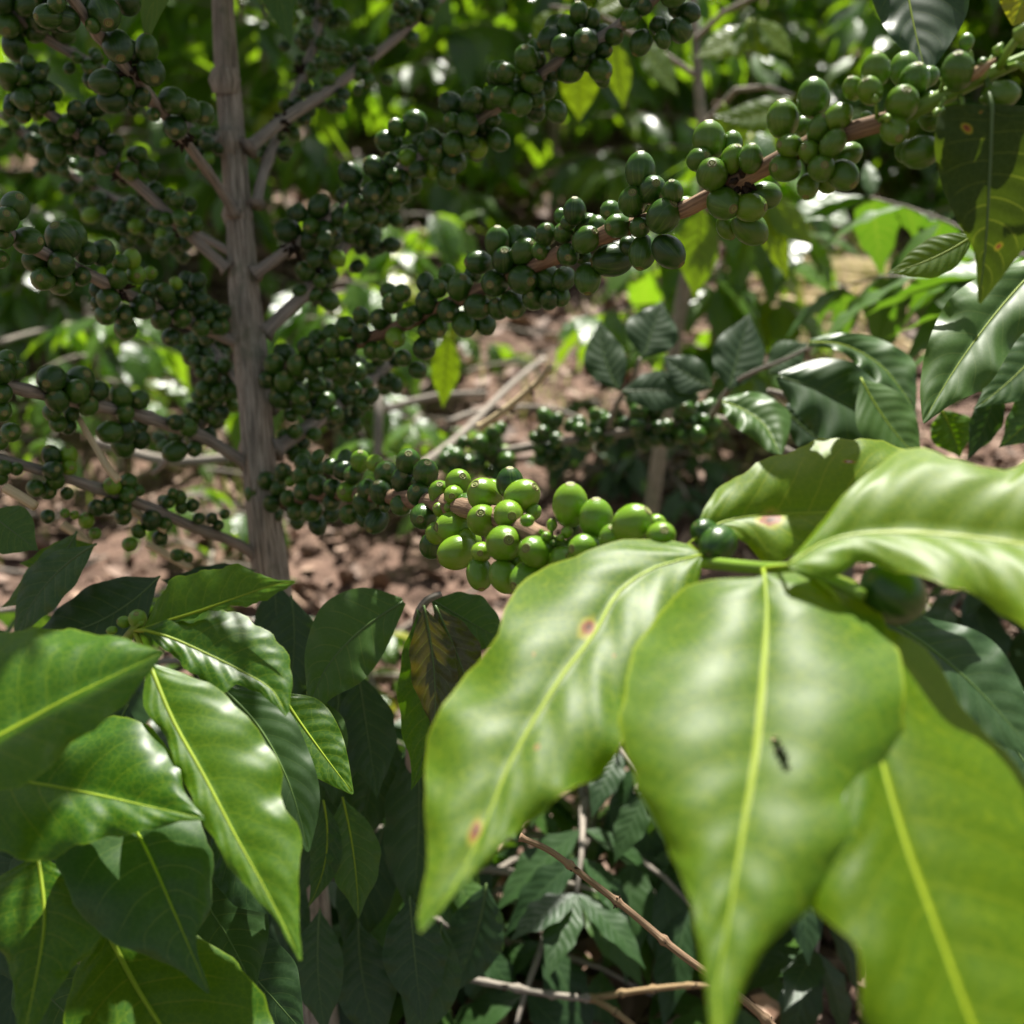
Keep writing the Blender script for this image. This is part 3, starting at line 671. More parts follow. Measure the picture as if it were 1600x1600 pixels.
CH = []
def sgn(b): return -1 if b else 1
def traced(key, ox, oy, s, lst, mul=1.0, mat='cherry'):
    """entries: x, y, r, tip-x, tip-y, layer(+ front), lit; x,y,r in units of an enlarged view"""
    o, pts, br = BR[key]
    pl = [np.array(p, float) for p in pts]
    for e in lst:
        e = tuple(e) + (0,) * (7 - len(e)); x, y, r = ox + e[0] * s, oy + e[1] * s, e[2] * s
        best = (1e9, .5)
        for i in range(len(pl) - 1):
            a, b = pl[i], pl[i + 1]; t = min(max(((np.array([x, y]) - a[:2]) @ (b - a)[:2]) / ((b - a)[:2] @ (b - a)[:2]), 0), 1); q = a + (b - a) * t
            dd = math.hypot(q[0] - x, q[1] - y)
            if dd < best[0]: best = (dd, q[2])
        d = best[1]; off = best[0] / F * d; rr = r / F * d
        lay = e[5]; dz = lay * .0095 if lay else -.003 - max(0, .009 - off) * .9
        if lay == 0: dz = -(-dz)
        d = d + (dz if lay <= 0 and not lay else -dz)
        rr = r / F * d * mul
        tx, ty = e[3], e[4]
        if tx == 0 and ty == 0:
            tx, ty = rng.uniform(-.5, .5), rng.uniform(-.7, .3)
        tz = math.sqrt(max(0, 1 - min(1, tx * tx + ty * ty))) * (1 if lay >= 0 else -.4) + .05
        ray_ = (-ray(x, y)).normalized(); ax = CX * tx - CU * ty + ray_ * tz
        if key == 'R5' and s > .3 and e[0] > 420 and rng.random() < .85: e = e[:6] + (1,)  # most fruit on the sunny end gets the painted sunlit skin
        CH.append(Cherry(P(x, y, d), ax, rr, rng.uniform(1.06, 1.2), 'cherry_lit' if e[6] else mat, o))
def prune():
    """push overlapping cherries apart"""
    n = len(CH); p = np.array([c.p for c in CH]); r = np.array([c.r for c in CH])
    for it in range(40):
        D = p[:, None] - p[None]; L = np.linalg.norm(D, axis=2) + np.eye(n); mn = (r[:, None] + r[None]) * .93
        ov = np.where((L < mn) & (~np.eye(n, dtype=bool)), mn - L, 0)
        # move mostly along the sight line so the arrangement stays as it grew
        cam_ = p - np.array(CAM); cam_ /= np.linalg.norm(cam_, axis=1)[:, None]
        mv = (D / L[..., None] * ov[..., None]).sum(1) * .35
        along = (mv * cam_).sum(1)[:, None] * cam_; sgnr = (D * cam_[:, None]).sum(2); push = (np.sign(sgnr) * ov).sum(1)[:, None] * cam_ * .3
        p += (mv - along) * .12 + along + push
    for c, q in zip(CH, p):
        q = Vector(q); k_ = (q - CAM).length / (c.p - CAM).length; c.p = q; c.r *= min(max(k_, .85), 1.15) * 1.06

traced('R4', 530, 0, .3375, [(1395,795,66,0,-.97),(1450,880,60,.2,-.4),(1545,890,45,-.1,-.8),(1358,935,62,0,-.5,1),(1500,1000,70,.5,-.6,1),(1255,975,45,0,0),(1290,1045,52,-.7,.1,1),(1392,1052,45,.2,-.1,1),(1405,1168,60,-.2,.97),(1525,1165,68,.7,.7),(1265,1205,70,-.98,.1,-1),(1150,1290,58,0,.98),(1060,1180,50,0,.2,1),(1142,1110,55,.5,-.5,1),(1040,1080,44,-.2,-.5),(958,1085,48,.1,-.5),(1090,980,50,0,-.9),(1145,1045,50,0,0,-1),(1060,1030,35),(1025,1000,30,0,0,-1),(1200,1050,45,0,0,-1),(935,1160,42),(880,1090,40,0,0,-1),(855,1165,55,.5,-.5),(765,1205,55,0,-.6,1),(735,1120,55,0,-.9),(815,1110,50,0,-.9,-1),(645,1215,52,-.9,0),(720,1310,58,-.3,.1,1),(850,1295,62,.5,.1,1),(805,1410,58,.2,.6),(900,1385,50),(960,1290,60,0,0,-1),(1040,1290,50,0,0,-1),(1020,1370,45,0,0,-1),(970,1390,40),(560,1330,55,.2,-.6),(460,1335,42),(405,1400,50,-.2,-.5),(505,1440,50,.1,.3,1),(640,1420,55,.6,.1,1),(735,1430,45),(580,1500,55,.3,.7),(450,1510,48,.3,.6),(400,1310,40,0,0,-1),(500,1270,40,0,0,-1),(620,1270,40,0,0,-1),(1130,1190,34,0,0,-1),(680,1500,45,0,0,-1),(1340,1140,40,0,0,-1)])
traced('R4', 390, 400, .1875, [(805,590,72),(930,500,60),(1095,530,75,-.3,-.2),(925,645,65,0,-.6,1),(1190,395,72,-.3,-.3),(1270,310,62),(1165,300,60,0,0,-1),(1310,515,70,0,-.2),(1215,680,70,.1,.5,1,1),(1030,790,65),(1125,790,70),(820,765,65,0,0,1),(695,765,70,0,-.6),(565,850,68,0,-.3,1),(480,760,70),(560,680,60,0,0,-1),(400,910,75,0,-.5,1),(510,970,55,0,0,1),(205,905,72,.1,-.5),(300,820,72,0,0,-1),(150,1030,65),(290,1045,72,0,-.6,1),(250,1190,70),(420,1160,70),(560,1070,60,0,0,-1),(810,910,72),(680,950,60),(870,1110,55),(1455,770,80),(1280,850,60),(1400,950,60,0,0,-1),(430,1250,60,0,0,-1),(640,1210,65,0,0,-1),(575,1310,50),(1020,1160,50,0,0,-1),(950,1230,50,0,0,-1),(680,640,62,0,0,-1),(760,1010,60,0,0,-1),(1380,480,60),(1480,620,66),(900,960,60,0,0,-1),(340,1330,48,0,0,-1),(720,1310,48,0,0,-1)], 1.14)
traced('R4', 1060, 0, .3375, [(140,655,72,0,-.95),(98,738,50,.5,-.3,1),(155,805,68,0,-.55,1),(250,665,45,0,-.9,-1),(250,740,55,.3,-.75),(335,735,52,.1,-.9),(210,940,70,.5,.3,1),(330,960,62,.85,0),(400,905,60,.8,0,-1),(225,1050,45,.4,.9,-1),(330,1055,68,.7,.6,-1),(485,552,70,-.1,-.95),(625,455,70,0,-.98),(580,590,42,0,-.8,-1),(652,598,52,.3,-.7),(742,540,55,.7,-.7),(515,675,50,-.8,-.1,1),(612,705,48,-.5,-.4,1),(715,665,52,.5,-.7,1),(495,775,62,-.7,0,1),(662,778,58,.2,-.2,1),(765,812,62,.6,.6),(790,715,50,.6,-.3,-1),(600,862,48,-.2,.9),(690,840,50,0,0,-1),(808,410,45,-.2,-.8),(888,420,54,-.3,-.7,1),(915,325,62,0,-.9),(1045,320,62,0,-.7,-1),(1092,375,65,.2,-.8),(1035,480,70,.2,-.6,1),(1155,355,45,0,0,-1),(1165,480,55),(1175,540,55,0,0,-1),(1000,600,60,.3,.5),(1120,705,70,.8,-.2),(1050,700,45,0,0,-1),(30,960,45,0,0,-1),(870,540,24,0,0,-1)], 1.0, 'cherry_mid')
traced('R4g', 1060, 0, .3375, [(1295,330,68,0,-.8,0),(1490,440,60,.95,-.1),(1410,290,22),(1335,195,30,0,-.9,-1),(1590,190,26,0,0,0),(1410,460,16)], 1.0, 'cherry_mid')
traced('R5', 530, 530, .3375, [(790,665,55,0,-.95),(675,725,68,-.5,-.6),(845,730,68,.7,-.5),(595,770,50,-.6,-.2,-1),(665,840,62,-.1,-.4,1),(785,810,58,.2,.1,1),(545,870,66,-.95,0),(765,945,72,.2,-.15,1),(550,985,68,-.95,.3),(658,985,42,-.1,.1,1),(450,900,45),(430,955,50),(650,1085,55,.1,.9),(765,1100,60,.5,.85),(880,1105,68,-.7,.4,0,1),(910,985,66,-.5,-.2,1,1),(840,1010,50,0,0,-1),(900,800,30,0,0,-1),(550,665,52,.3,-.4),(390,820,52,-.2,.2,1),(465,710,45,0,-.6),(370,720,48),(535,720,40),(300,655,52,0,-.4),(400,620,52),(320,570,50),(285,770,42,0,0,1),(730,900,45,0,0,-1),(600,930,45,0,0,-1),(710,700,40,0,0,-1),(380,660,42,0,0,-1),(470,790,30),(510,780,22),(255,720,38,0,0,-1)], 1.09)
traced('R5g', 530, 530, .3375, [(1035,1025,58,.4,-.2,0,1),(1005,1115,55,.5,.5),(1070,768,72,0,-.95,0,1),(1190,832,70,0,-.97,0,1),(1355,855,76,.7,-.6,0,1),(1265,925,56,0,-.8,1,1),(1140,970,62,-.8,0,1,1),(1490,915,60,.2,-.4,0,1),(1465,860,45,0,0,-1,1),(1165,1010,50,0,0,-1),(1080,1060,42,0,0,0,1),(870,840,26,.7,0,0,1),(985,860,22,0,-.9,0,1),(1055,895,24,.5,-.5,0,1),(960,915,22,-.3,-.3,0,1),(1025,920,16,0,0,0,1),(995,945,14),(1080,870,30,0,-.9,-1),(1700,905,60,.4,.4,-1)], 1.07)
traced('R5g', 0, 0, 1.0, [(1122,850,27,.2,-.2,-1),(1395,928,44,.4,.3,-1)])
traced('R5', 380, 680, .1875, [(80,490,60),(195,380,65),(290,450,55),(335,310,62),(395,385,38,.3,-.5,0,1),(235,575,58),(490,340,68),(500,240,60,0,0,-1),(610,270,60,0,0,-1),(620,415,75,-.2,0,1),(505,470,68),(380,530,60),(440,640,65),(570,630,75,0,0,1),(620,740,65,0,0,-1),(735,560,62),(750,440,65,-.5,0,1),(735,260,60),(835,290,72),(850,200,55,0,0,-1),(975,220,68,0,-.8,0,1),(1100,235,62,0,0,0,1),(920,330,66,-.5,0,1),(875,470,75,-.4,0,1,1),(885,660,70),(1010,580,78,-.4,-.7),(1035,450,72),(1150,475,80,-.3,-.7,1),(1195,325,86,0,-.5),(1110,715,80,-.5,.6),(740,660,55,0,0,-1),(160,500,50,0,0,-1),(160,590,50,0,0,-1),(270,660,50,0,0,-1),(160,660,45,0,0,-1),(450,720,50,0,0,-1),(1000,690,55,0,0,-1),(620,180,45,0,0,-1),(1180,600,38)], 1.14)
traced('L2', 0, 0, .3375, [(545,215,68,.2,.8,1),(480,60,75,.3,.6),(300,85,60,-.6,-.2,0),(225,75,55,-.7,0),(680,225,52,0,-.9),(700,330,62,.3,.6,1),(610,240,50,0,0,-1),(485,380,58,-.95,.1),(520,465,58,-.95,.1),(580,400,45),(540,320,45,0,0,-1),(655,450,42,0,0,1),(800,465,60,.8,.3),(880,510,52),(940,525,52,.2,.5),(810,590,55,0,.3,1),(710,530,30),(260,20,40),(430,120,34),(380,10,38,0,0,-1),(590,10,60,0,0,-1)], .94)
traced('L4', 0, 0, .3375, [(70,955,65,.3,-.6),(30,1015,55,0,-.4,1),(20,1110,40),(130,1115,62,.9,0),(-5,1200,45),(290,1115,75),(335,1085,62,0,0,-1),(285,1220,60,-.3,-.2,1),(200,1290,55),(280,1305,62),(165,1210,52,0,0,-1),(400,1170,55),(475,1170,55),(375,1280,45,.2,0,1),(210,1125,35,0,0,-1),(560,1215,38),(610,1200,42,0,-.9,0,1),(630,1270,45,.1,.1,1,1),(695,1265,32,0,0,0,1),(540,1290,50),(500,1385,55),(490,1455,50),(570,1460,50),(580,1520,52),(660,1420,58),(690,1345,35),(765,1360,45),(770,1390,48),(450,1340,35,0,0,-1),(450,1400,30,0,0,-1),(840,1475,45),(790,1560,42),(745,1480,45),(870,1400,40,0,0,-1),(920,1350,35,0,0,-1),(950,1400,35,0,0,-1),(930,1520,40),(1020,1510,42),(960,1560,40,0,0,-1),(870,1300,40,0,0,-1),(840,1350,40)], .94)
traced('L5', 0, 530, .3375, [(30,90,40),(75,145,42),(10,150,55),(10,250,45),(0,330,50),(240,185,62),(280,200,50),(370,190,62),(355,240,55,0,0,1),(450,240,48),(265,285,50),(410,310,42),(330,340,35,0,0,-1),(270,390,40,0,0,-1),(310,400,40,0,0,-1),(560,265,50),(645,280,45),(580,345,40),(510,430,50,-.9,0),(575,430,52),(570,495,50),(650,465,42),(650,400,35,0,0,-1),(810,385,38),(870,410,42),(810,520,48,-.8,.3),(900,510,35),(910,470,30,0,0,-1),(240,340,40,0,0,-1),(50,430,45)], .97)
traced('L6', 0, 530, .3375, [(240,540,42),(315,540,42,0,-.8,0,1),(320,595,34,.3,0,1,1),(245,610,45),(255,650,40),(310,715,28),(215,700,42),(165,690,40),(20,595,35),(75,600,30),(520,680,40,-.3,-.3,0,1),(595,660,38),(590,720,38),(560,770,42),(570,820,38),(500,770,35),(450,780,38),(640,700,28),(400,840,35,0,0,0,1),(440,900,28,0,0,0,1),(345,815,20,0,0,0,1),(300,805,22,0,0,0,1),(220,820,32),(700,840,45),(760,860,35),(640,890,30),(600,950,34,-.2,0,0,1),(740,920,36),(780,750,32),(830,735,32),(840,780,28),(890,770,30),(800,715,25),(760,750,28,0,0,-1),(920,830,28),(980,830,28),(1010,860,26),(1040,810,24),(0,480,35),(0,640,35),(820,1000,30),(870,1010,24)], .97)
def cluster(key, px, py, n, rpx, spread):
    o, pts, br = BR[key]
    pl = [np.array(p, float) for p in pts]; best = (1e9, None)
    for i in range(len(pl) - 1):
        for t in (0, .25, .5, .75, 1.0):
            q = pl[i] + (pl[i + 1] - pl[i]) * t; dd = math.hypot(q[0] - px, q[1] - py)
            if dd < best[0]: best = (dd, q)
    q = best[1]; c = P(px * .6 + q[0] * .4, py * .6 + q[1] * .4, q[2]); r0 = rpx / F * q[2]; placed = []
    tries = 0
    while len(placed) < n and tries < n * 30:
        tries += 1
        d = Vector((rng.gauss(0, 1), rng.gauss(0, 1), rng.gauss(-.15, .9))).normalized(); r = r0 * rng.uniform(.72, 1.12)
        pos = c + d * (br + r * .9 + rng.random() ** 1.5 * spread / F * q[2])
        if any((pos - b).length < (r + s) * .9 for b, s in placed): continue
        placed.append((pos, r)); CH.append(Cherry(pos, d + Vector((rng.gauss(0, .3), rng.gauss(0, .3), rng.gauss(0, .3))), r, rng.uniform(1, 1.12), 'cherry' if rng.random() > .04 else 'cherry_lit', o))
for a in [('R2', 555, 330, 9, 15, 22), ('R2', 475, 345, 9, 16, 20), ('R2', 570, 285, 8, 15, 30), ('R2', 620, 275, 14, 14.5, 30), ('R2', 640, 215, 9, 15, 28), ('R2', 690, 250, 8, 14.5, 26), ('R2', 715, 165, 11, 15.5, 32), ('R2', 745, 210, 10, 14, 24), ('R2', 810, 115, 16, 15.5, 34), ('R2', 845, 165, 8, 15.5, 26), ('R2', 905, 55, 14, 17.5, 32), ('R2', 930, 95, 8, 15, 24), ('R2', 1030, 10, 16, 16, 34), ('R2', 520, 400, 6, 15, 16),
          ('R3', 500, 440, 8, 13, 20), ('R3', 560, 355, 11, 12, 32), ('R3', 590, 385, 10, 12, 26), ('R3', 600, 330, 10, 12, 24),
          ('R1', 480, 125, 7, 10, 26), ('R1', 520, 165, 5, 9.5, 22), ('R1', 548, 80, 11, 10, 26), ('R1', 625, 25, 10, 11, 26), ('R1', 590, 120, 6, 9, 20), ('R1b', 430, 235, 9, 9, 20), ('R1b', 480, 70, 12, 9, 24), ('R1b', 500, 15, 16, 10, 30), ('R1b', 455, 185, 8, 9, 18),
          ('R6', 530, 640, 14, 12, 26), ('R6', 600, 580, 11, 12, 22), ('R6', 470, 690, 8, 11, 16), ('R3b', 480, 620, 14, 12, 24), ('R3b', 550, 590, 11, 11, 22),
          ('L1', 25, 15, 12, 18, 30), ('L1', 130, 95, 8, 10, 22), ('L1', 210, 150, 6, 10, 16), ('L1', 320, 235, 9, 12, 18), ('L1', 75, 20, 8, 14, 20),
          ('L3', 40, 130, 11, 14, 26), ('L3', 62, 135, 8, 13, 22), ('L3', 105, 190, 14, 14, 28), ('L3', 130, 180, 5, 14, 22), ('L3', 195, 245, 9, 14, 28), ('L3', 275, 330, 12, 12, 22), ('L3', 165, 215, 8, 13, 20), ('L3', 20, 150, 8, 13, 20),
          ('L3b', 30, 200, 11, 11, 24), ('L3b', 75, 235, 12, 11, 26), ('L3b', 130, 290, 7, 11, 26), ('L3b', 165, 325, 9, 11, 28), ('L3b', 215, 345, 11, 11, 28), ('L3b', 200, 375, 11, 10, 26), ('L3b', 250, 400, 8, 11, 24), ('L3b', 100, 260, 11, 10, 26),
          ('L7', 320, 545, 16, 12, 24), ('L7', 330, 590, 14, 11, 22), ('L8', 335, 620, 14, 11, 22), ('L8', 315, 650, 11, 11, 18), ('L8', 270, 690, 9, 10, 20),
          ('R1', 655, 15, 8, 10, 20), ('L4', 335, 470, 8, 11, 22), ('L4', 300, 430, 8, 11, 24)]: cluster(*a)
prune()
build_cherries(CH, main, 100)
# dark dry scales between the fruit and the little buds at the branch tip
for key, t in [('L2', .35), ('L2', .62), ('L3', .2), ('L3', .45), ('R1', .25), ('R1b', .6), ('R2', .1), ('R3', .3), ('L1', .2), ('L4', .4), ('R4', .75)]:
    o, pts, br = BR[key]; i = int(t * (len(pts) - 1)); a, b = pts[i], pts[i + 1]; f = t * (len(pts) - 1) - i
    nd = MB(); scales(nd, P(*[a[k] + (b[k] - a[k]) * f for k in range(3)]), br, 26, 0, .0032); nd.build('dry_scales', M['node'], o)
def stalk(a, b, r, endr=0):
    bd = MB(); pa, pb = P(*a), P(*b); bd.tube([pa, pa.lerp(pb, .5) + Vector((0, 0, .001)), pb], [r, r * .9, r * .8], 7)
    if endr: bd.tube([pb, pb.lerp(pa, -.15), pb.lerp(pa, -.45)], [endr * .7, endr, endr * .2], 8)
    bd.build('flower_bud', M['bud'], BR['R4g' if a[0] > 1300 else 'R5g' if a[0] > 800 else 'R5'][0])
for q in [((1370, 185, .425), (1368, 160, .42), .0009, .0016), ((1375, 188, .424), (1385, 185, .418), .0012, .0018), ((1468, 150, .42), (1475, 128, .415), .001, .002), ((1495, 140, .418), (1530, 118, .41), .0012, .0026), ((1510, 130, .415), (1515, 95, .41), .0009, .0013), ((1500, 150, .415), (1505, 170, .41), .0009, .0014), ((1530, 125, .414), (1555, 85, .41), .0012, .0022), ((1560, 108, .412), (1590, 60, .40), .0018, .003), ((1575, 105, .41), (1600, 105, .40), .0012, .002), ((1480, 150, .42), (1466, 172, .415), .0011, .0016),
          ((862, 846, .452), (862, 828, .448), .0009, .0012), ((868, 848, .45), (860, 838, .446), .0009, .0012), ((850, 843, .452), (846, 832, .448), .0008, .0011), ((880, 852, .448), (900, 845, .444), .0011, .0018), ((675, 800, .56), (692, 792, .553), .0007, .0011), ((680, 802, .56), (680, 795, .55), .0007, .001)]: stalk(*q)
bd = MB(); bd.tube(PP([(1505, 128, .412), (1530, 112, .408), (1556, 92, .405), (1562, 64, .402)][:3]), [.0012, .0024, .0006], 8)
bd.build('dry_bract', M['dry_twig'], BR['R4g'][0])

# --- big leaves at the right tip
TL(main, 'leaf_left_big', (1095, 866, .395), (19, 0),
   [(1093,868),(1055,878),(1010,893),(962,930),(928,990),(870,1065),(800,1180),(752,1290),(705,1375),(655,1437)],
   [(1090,862),(1060,846),(990,843),(900,866),(800,925),(770,1010),(700,1085),(664,1190),(668,1330),(652,1436)],
   [(1098,876),(1090,915),(1062,985),(1035,1050),(985,1130),(955,1195),(880,1243),(815,1295),(735,1372),(658,1440)],
   wave=.0022, ruffle=3.5, k=5, camber=.08, edge=.04, droop=.006, rib=.0007, label='large bright leaf hanging left with brown spots', pet=[(1190, 888, .39), (1120, 876, .402)])
TL(main, 'leaf_fg', (1195, 900, .352), (19, -5),
   [(1194,896),(1198,960),(1192,1060),(1182,1170),(1165,1270),(1150,1360),(1135,1450),(1122,1530),(1122,1625)],
   [(1185,902),(1085,912),(1015,975),(975,1070),(975,1170),(1020,1280),(1065,1370),(1090,1470),(1112,1625)],
   [(1205,897),(1300,895),(1370,945),(1412,1060),(1408,1170),(1352,1270),(1285,1400),(1190,1490),(1134,1625)],
   wave=.0022, ruffle=3.5, k=3, camber=.08, edge=.06, droop=.006, rib=.0007, label='broad bright leaf hanging straight down in the centre right', pet=[(1192, 888, .37)], holes=[(.585, .40, .016, .042, .75)], nv=220, nu=40)
TL(main, 'leaf_glow', (1340, 1040, .325), (22, 10),
   [(1325,960),(1340,1040),(1375,1180),(1410,1300),(1455,1420),(1510,1560),(1570,1700),(1640,1840)],
   [(1318,965),(1295,1060),(1300,1190),(1310,1300),(1262,1400),(1335,1480),(1375,1640),(1600,1835)],
   [(1330,958),(1440,1010),(1510,1110),(1590,1200),(1690,1330),(1770,1480),(1780,1650),(1650,1840)],
   wave=.0022, ruffle=3.5, k=3, camber=.08, edge=.05, droop=.004, rib=.0007, label='bright leaf hanging at the lower right corner', pet=[(1262, 893, .355), (1300, 925, .345)], dlim=(.2, .4))
TL(main, 'leaf_fg', (1240, 880, .345), (23, -10),
   [(1232,884),(1280,852),(1340,836),(1440,836),(1560,850),(1700,880),(1850,905)],
   [(1230,880),(1285,815),(1350,742),(1440,700),(1560,735),(1700,690),(1850,900)],
   [(1236,890),(1290,905),(1345,880),(1400,893),(1510,925),(1680,1010),(1850,912)],
   wave=.0022, ruffle=3.5, k=3, camber=.12, edge=-.02, droop=-.004, rib=.0007, label='large shiny leaf pointing off to the right', pet=[(1195, 888, .368)], dlim=(.23, .41))
TL(main, 'leaf_far_upper', (1100, 845, .405), (38, 4),
   [(1092,838),(1130,816),(1190,805),(1260,803),(1330,800),(1420,788),(1530,765)],
   [(1088,830),(1112,775),(1190,722),(1300,685),(1380,692),(1480,722),(1530,764)],
   [(1096,846),(1128,832),(1165,848),(1195,880),(1260,860),(1380,840),(1530,768)],
   wave=.0022, ruffle=3.5, k=4, camber=.16, droop=0, rib=.0007, label='pale green leaf with a brown scar at the branch tip', pet=[(1112, 880, .40), (1075, 850, .405)])
TL(main, 'leaf_dark', (1440, 960, .42), (35, 10),
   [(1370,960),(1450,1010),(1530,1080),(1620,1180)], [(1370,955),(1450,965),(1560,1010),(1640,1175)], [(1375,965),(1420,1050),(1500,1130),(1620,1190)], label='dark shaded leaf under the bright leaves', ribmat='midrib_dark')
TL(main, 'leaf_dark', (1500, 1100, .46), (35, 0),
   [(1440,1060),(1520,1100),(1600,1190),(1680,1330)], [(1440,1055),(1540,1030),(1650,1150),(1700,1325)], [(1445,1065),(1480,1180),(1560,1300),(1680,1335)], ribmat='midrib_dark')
# --- leaves at the upper right tip
TL(main, 'leaf_old', (1545, 170, .405), (78, 10),
   [(1550,165),(1548,230),(1545,300),(1541,370),(1536,420),(1530,474)],
   [(1545,164),(1478,168),(1460,215),(1470,285),(1498,350),(1522,395),(1528,472)],
   [(1560,163),(1640,175),(1665,230),(1640,300),(1610,370),(1572,425),(1533,475)],
   wave=.002, k=4, camber=.06, rib=.0009, ribmat='midrib_dark', label='old dark leaf hanging with brown pits at the upper right', pet=[(1540, 118, .414)], dlim=(.36, .46))
TL(main, 'leaf_dark', (1440, 105, .44), (50, -8),
   [(1405,-120),(1412,-50),(1420,0),(1430,50),(1447,118)],
   [(1400,-120),(1350,-60),(1362,0),(1390,55),(1446,118)],
   [(1412,-120),(1500,-70),(1514,5),(1490,60),(1450,118)], wave=.003, k=3, camber=.05, rib=.0008, ribmat='midrib', label='grey shiny leaf pointing down at the top edge', dlim=(.40, .475))
TL(main, 'leaf_yellow', (1600, 10, .43), (60, 0), [(1640,-60),(1605,-10),(1582,40)], [(1580,-70),(1560,-10),(1580,38)], [(1680,-40),(1625,20),(1584,41)], label='yellow leaf tip at the top right corner')
SL(main, 'leaf_lime', (1525, 365), (1385, 427), 60, .62, (50, -25), .05, wave=.0006, label='yellow leaf between the old leaf and the soil')

# upper crown of the fruiting bush: unseen above the frame, leaves added and thinned to shape the light
LIT = [(P(*q), r) for q, r in [((1440,60,.45),.08),((480,760,.74),.02),((540,765,.68),.025),((600,770,.63),.025),((650,775,.59),.03),((720,800,.53),.05),((790,820,.48),.06),((860,850,.45),.06),((930,820,.44),.06),((1000,840,.42),.06),((1060,320,.51),.05),((1130,250,.49),.06),((1190,280,.47),.06),((1260,200,.45),.07),((1340,180,.44),.07),((1420,160,.43),.07),((1500,110,.42),.03),
    ((850,1000,.36),.09),((1000,1000,.38),.08),((800,1200,.34),.07),((1150,1000,.36),.09),((1200,1200,.32),.09),((1150,1400,.28),.08),((1350,1150,.33),.09),((1400,800,.40),.08),((1550,850,.38),.09),((1250,760,.42),.07),((1450,1350,.3),.09),((1550,1500,.28),.08),
    ((180,1060,.385),0.012),((310,1230,.43),0.015),((360,1300,.43),0.02),((420,1400,.42),.035),((260,1270,.4),0.015),((340,1040,.45),0.03),((300,1510,.43),0.012),((60,1500,.42),0.02),((220,1590,.44),0.02),((290,960,.46),0.012),((120,1310,.40),0.012),((500,1160,.52),.03),((60,1200,.38),0.012),((1190,650,.8),.04),((1350,560,.76),.05),((610,770,.62),.018),((585,740,.65),.015)]]
SHD = [(P(*q), r) for q, r in [((380,300,.78),.10),((390,500,.78),.09),((400,700,.77),.08),((200,200,.70),.12),((100,400,.62),.10),((250,450,.70),.10),((600,500,.72),.10),((750,460,.65),.08),((880,390,.59),.07),((850,120,.67),.09),((700,210,.71),.09),((550,330,.78),.09),((100,620,.65),.09),((250,650,.7),.08),((500,620,.8),.08),((970,340,.56),.05),((50,1080,.38),.05),((70,1240,.40),.03),((190,1390,.43),.05),((110,1400,.43),.04),((400,1170,.44),.025),((330,1590,.44),.03),((400,940,.46),.025),((560,1010,.58),.06),((1540,280,.41),.07),((1540,400,.41),.05)]]
def clear_of_light(p, L):
    for q, r in LIT:
        d = p - q; t = d.dot(SUN)
        if t > .05 and (d - SUN * t).length < r + L * (.32 if r > .04 else .18): return False
    return True
def crown():
    fo = Foliage(); tw = MB(); old = fo.leaf
    def leaf(p, d, up, L, hi=False, rnd=None):
        if clear_of_light(Vector(p) + d.normalized() * L * .5, L): old(p, d, up, L, hi, rnd)
    fo.leaf = leaf
    for i in range(22):
        t = .05 + .95 * rng.random(); j = t * 4; k = min(int(j), 3); q = upper[k].lerp(upper[k + 1], j - k)
        a = rng.random() * 6.283
        spray(fo, q, Vector((math.cos(a), math.sin(a), .35 + .3 * t)), rng.uniform(.22, .50) * (1.1 - .3 * t), 6, .13, None, .3, .0035, True, .1)
    # added branches and leaves, set up-sun of each point meant to be shaded
    for q, r in SHD:
        for s_ in (0, 1):
            e = q + SUN * rng.uniform(.5, .8); 
            while proj(e)[1] > -60: e += SUN * .05
            st_ = min(upper, key=lambda u: (u - e).length + abs(u.z - e.z + .1)); md = st_.lerp(e, .55) + Vector((0, 0, .05))
            if clear_of_light(md, .0): tw.tube([st_, md, e], [.004, .003, .0015], 6, sub=4)
            for k in range(int(5 + r * 50)):
                o_ = Vector((rng.gauss(0, 1), rng.gauss(0, 1), rng.gauss(0, .4))) * r * .7; pp = e + o_
                leaf(pp, Vector((rng.gauss(0, 1), rng.gauss(0, 1), -.3)), Vector((0, 0, 1)), .12 * rng.uniform(.7, 1.2) if r > .035 else .09, True)
    tw.build('added_shade_branches', M['twig'], main); fo.build('foliage', 'leaf_mid', main)  # foliage holds the crown together with the added shade leaves
crown()

# ------------------------------------------------------------------ bush at the lower left (nearest leaves)
lb = P(60, 1700, .62); lb.z = gz(lb.x, lb.y) - .01
left = empty('coffee_bush', lb); tag(left, 'low coffee bush with large wavy leaves filling the lower left corner', 'coffee bush')
node1 = (208, 985, .47)
MB().tube([lb, lb + Vector((0, -.02, .12)), P(120, 1330, .56), P(150, 1150, .53)], [.009, .008, .006, .004], 12, wob=.12, sub=5).build('stem', M['bark'], left)
lbr = MB(); lbr.tube(PP([(150, 1150, .53), (165, 1080, .50), (185, 1020, .485), (208, 985, .47), (222, 972, .465)]), [.004, .003, .0024, .002, .0012], 10, sub=4); lbo = lbr.build('branch', M['green_stem'], left)
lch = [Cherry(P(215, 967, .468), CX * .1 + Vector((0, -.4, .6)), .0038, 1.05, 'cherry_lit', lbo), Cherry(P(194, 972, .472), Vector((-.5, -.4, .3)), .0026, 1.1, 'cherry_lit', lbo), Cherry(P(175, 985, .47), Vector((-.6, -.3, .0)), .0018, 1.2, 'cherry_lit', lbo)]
build_cherries(lch, left, 10)
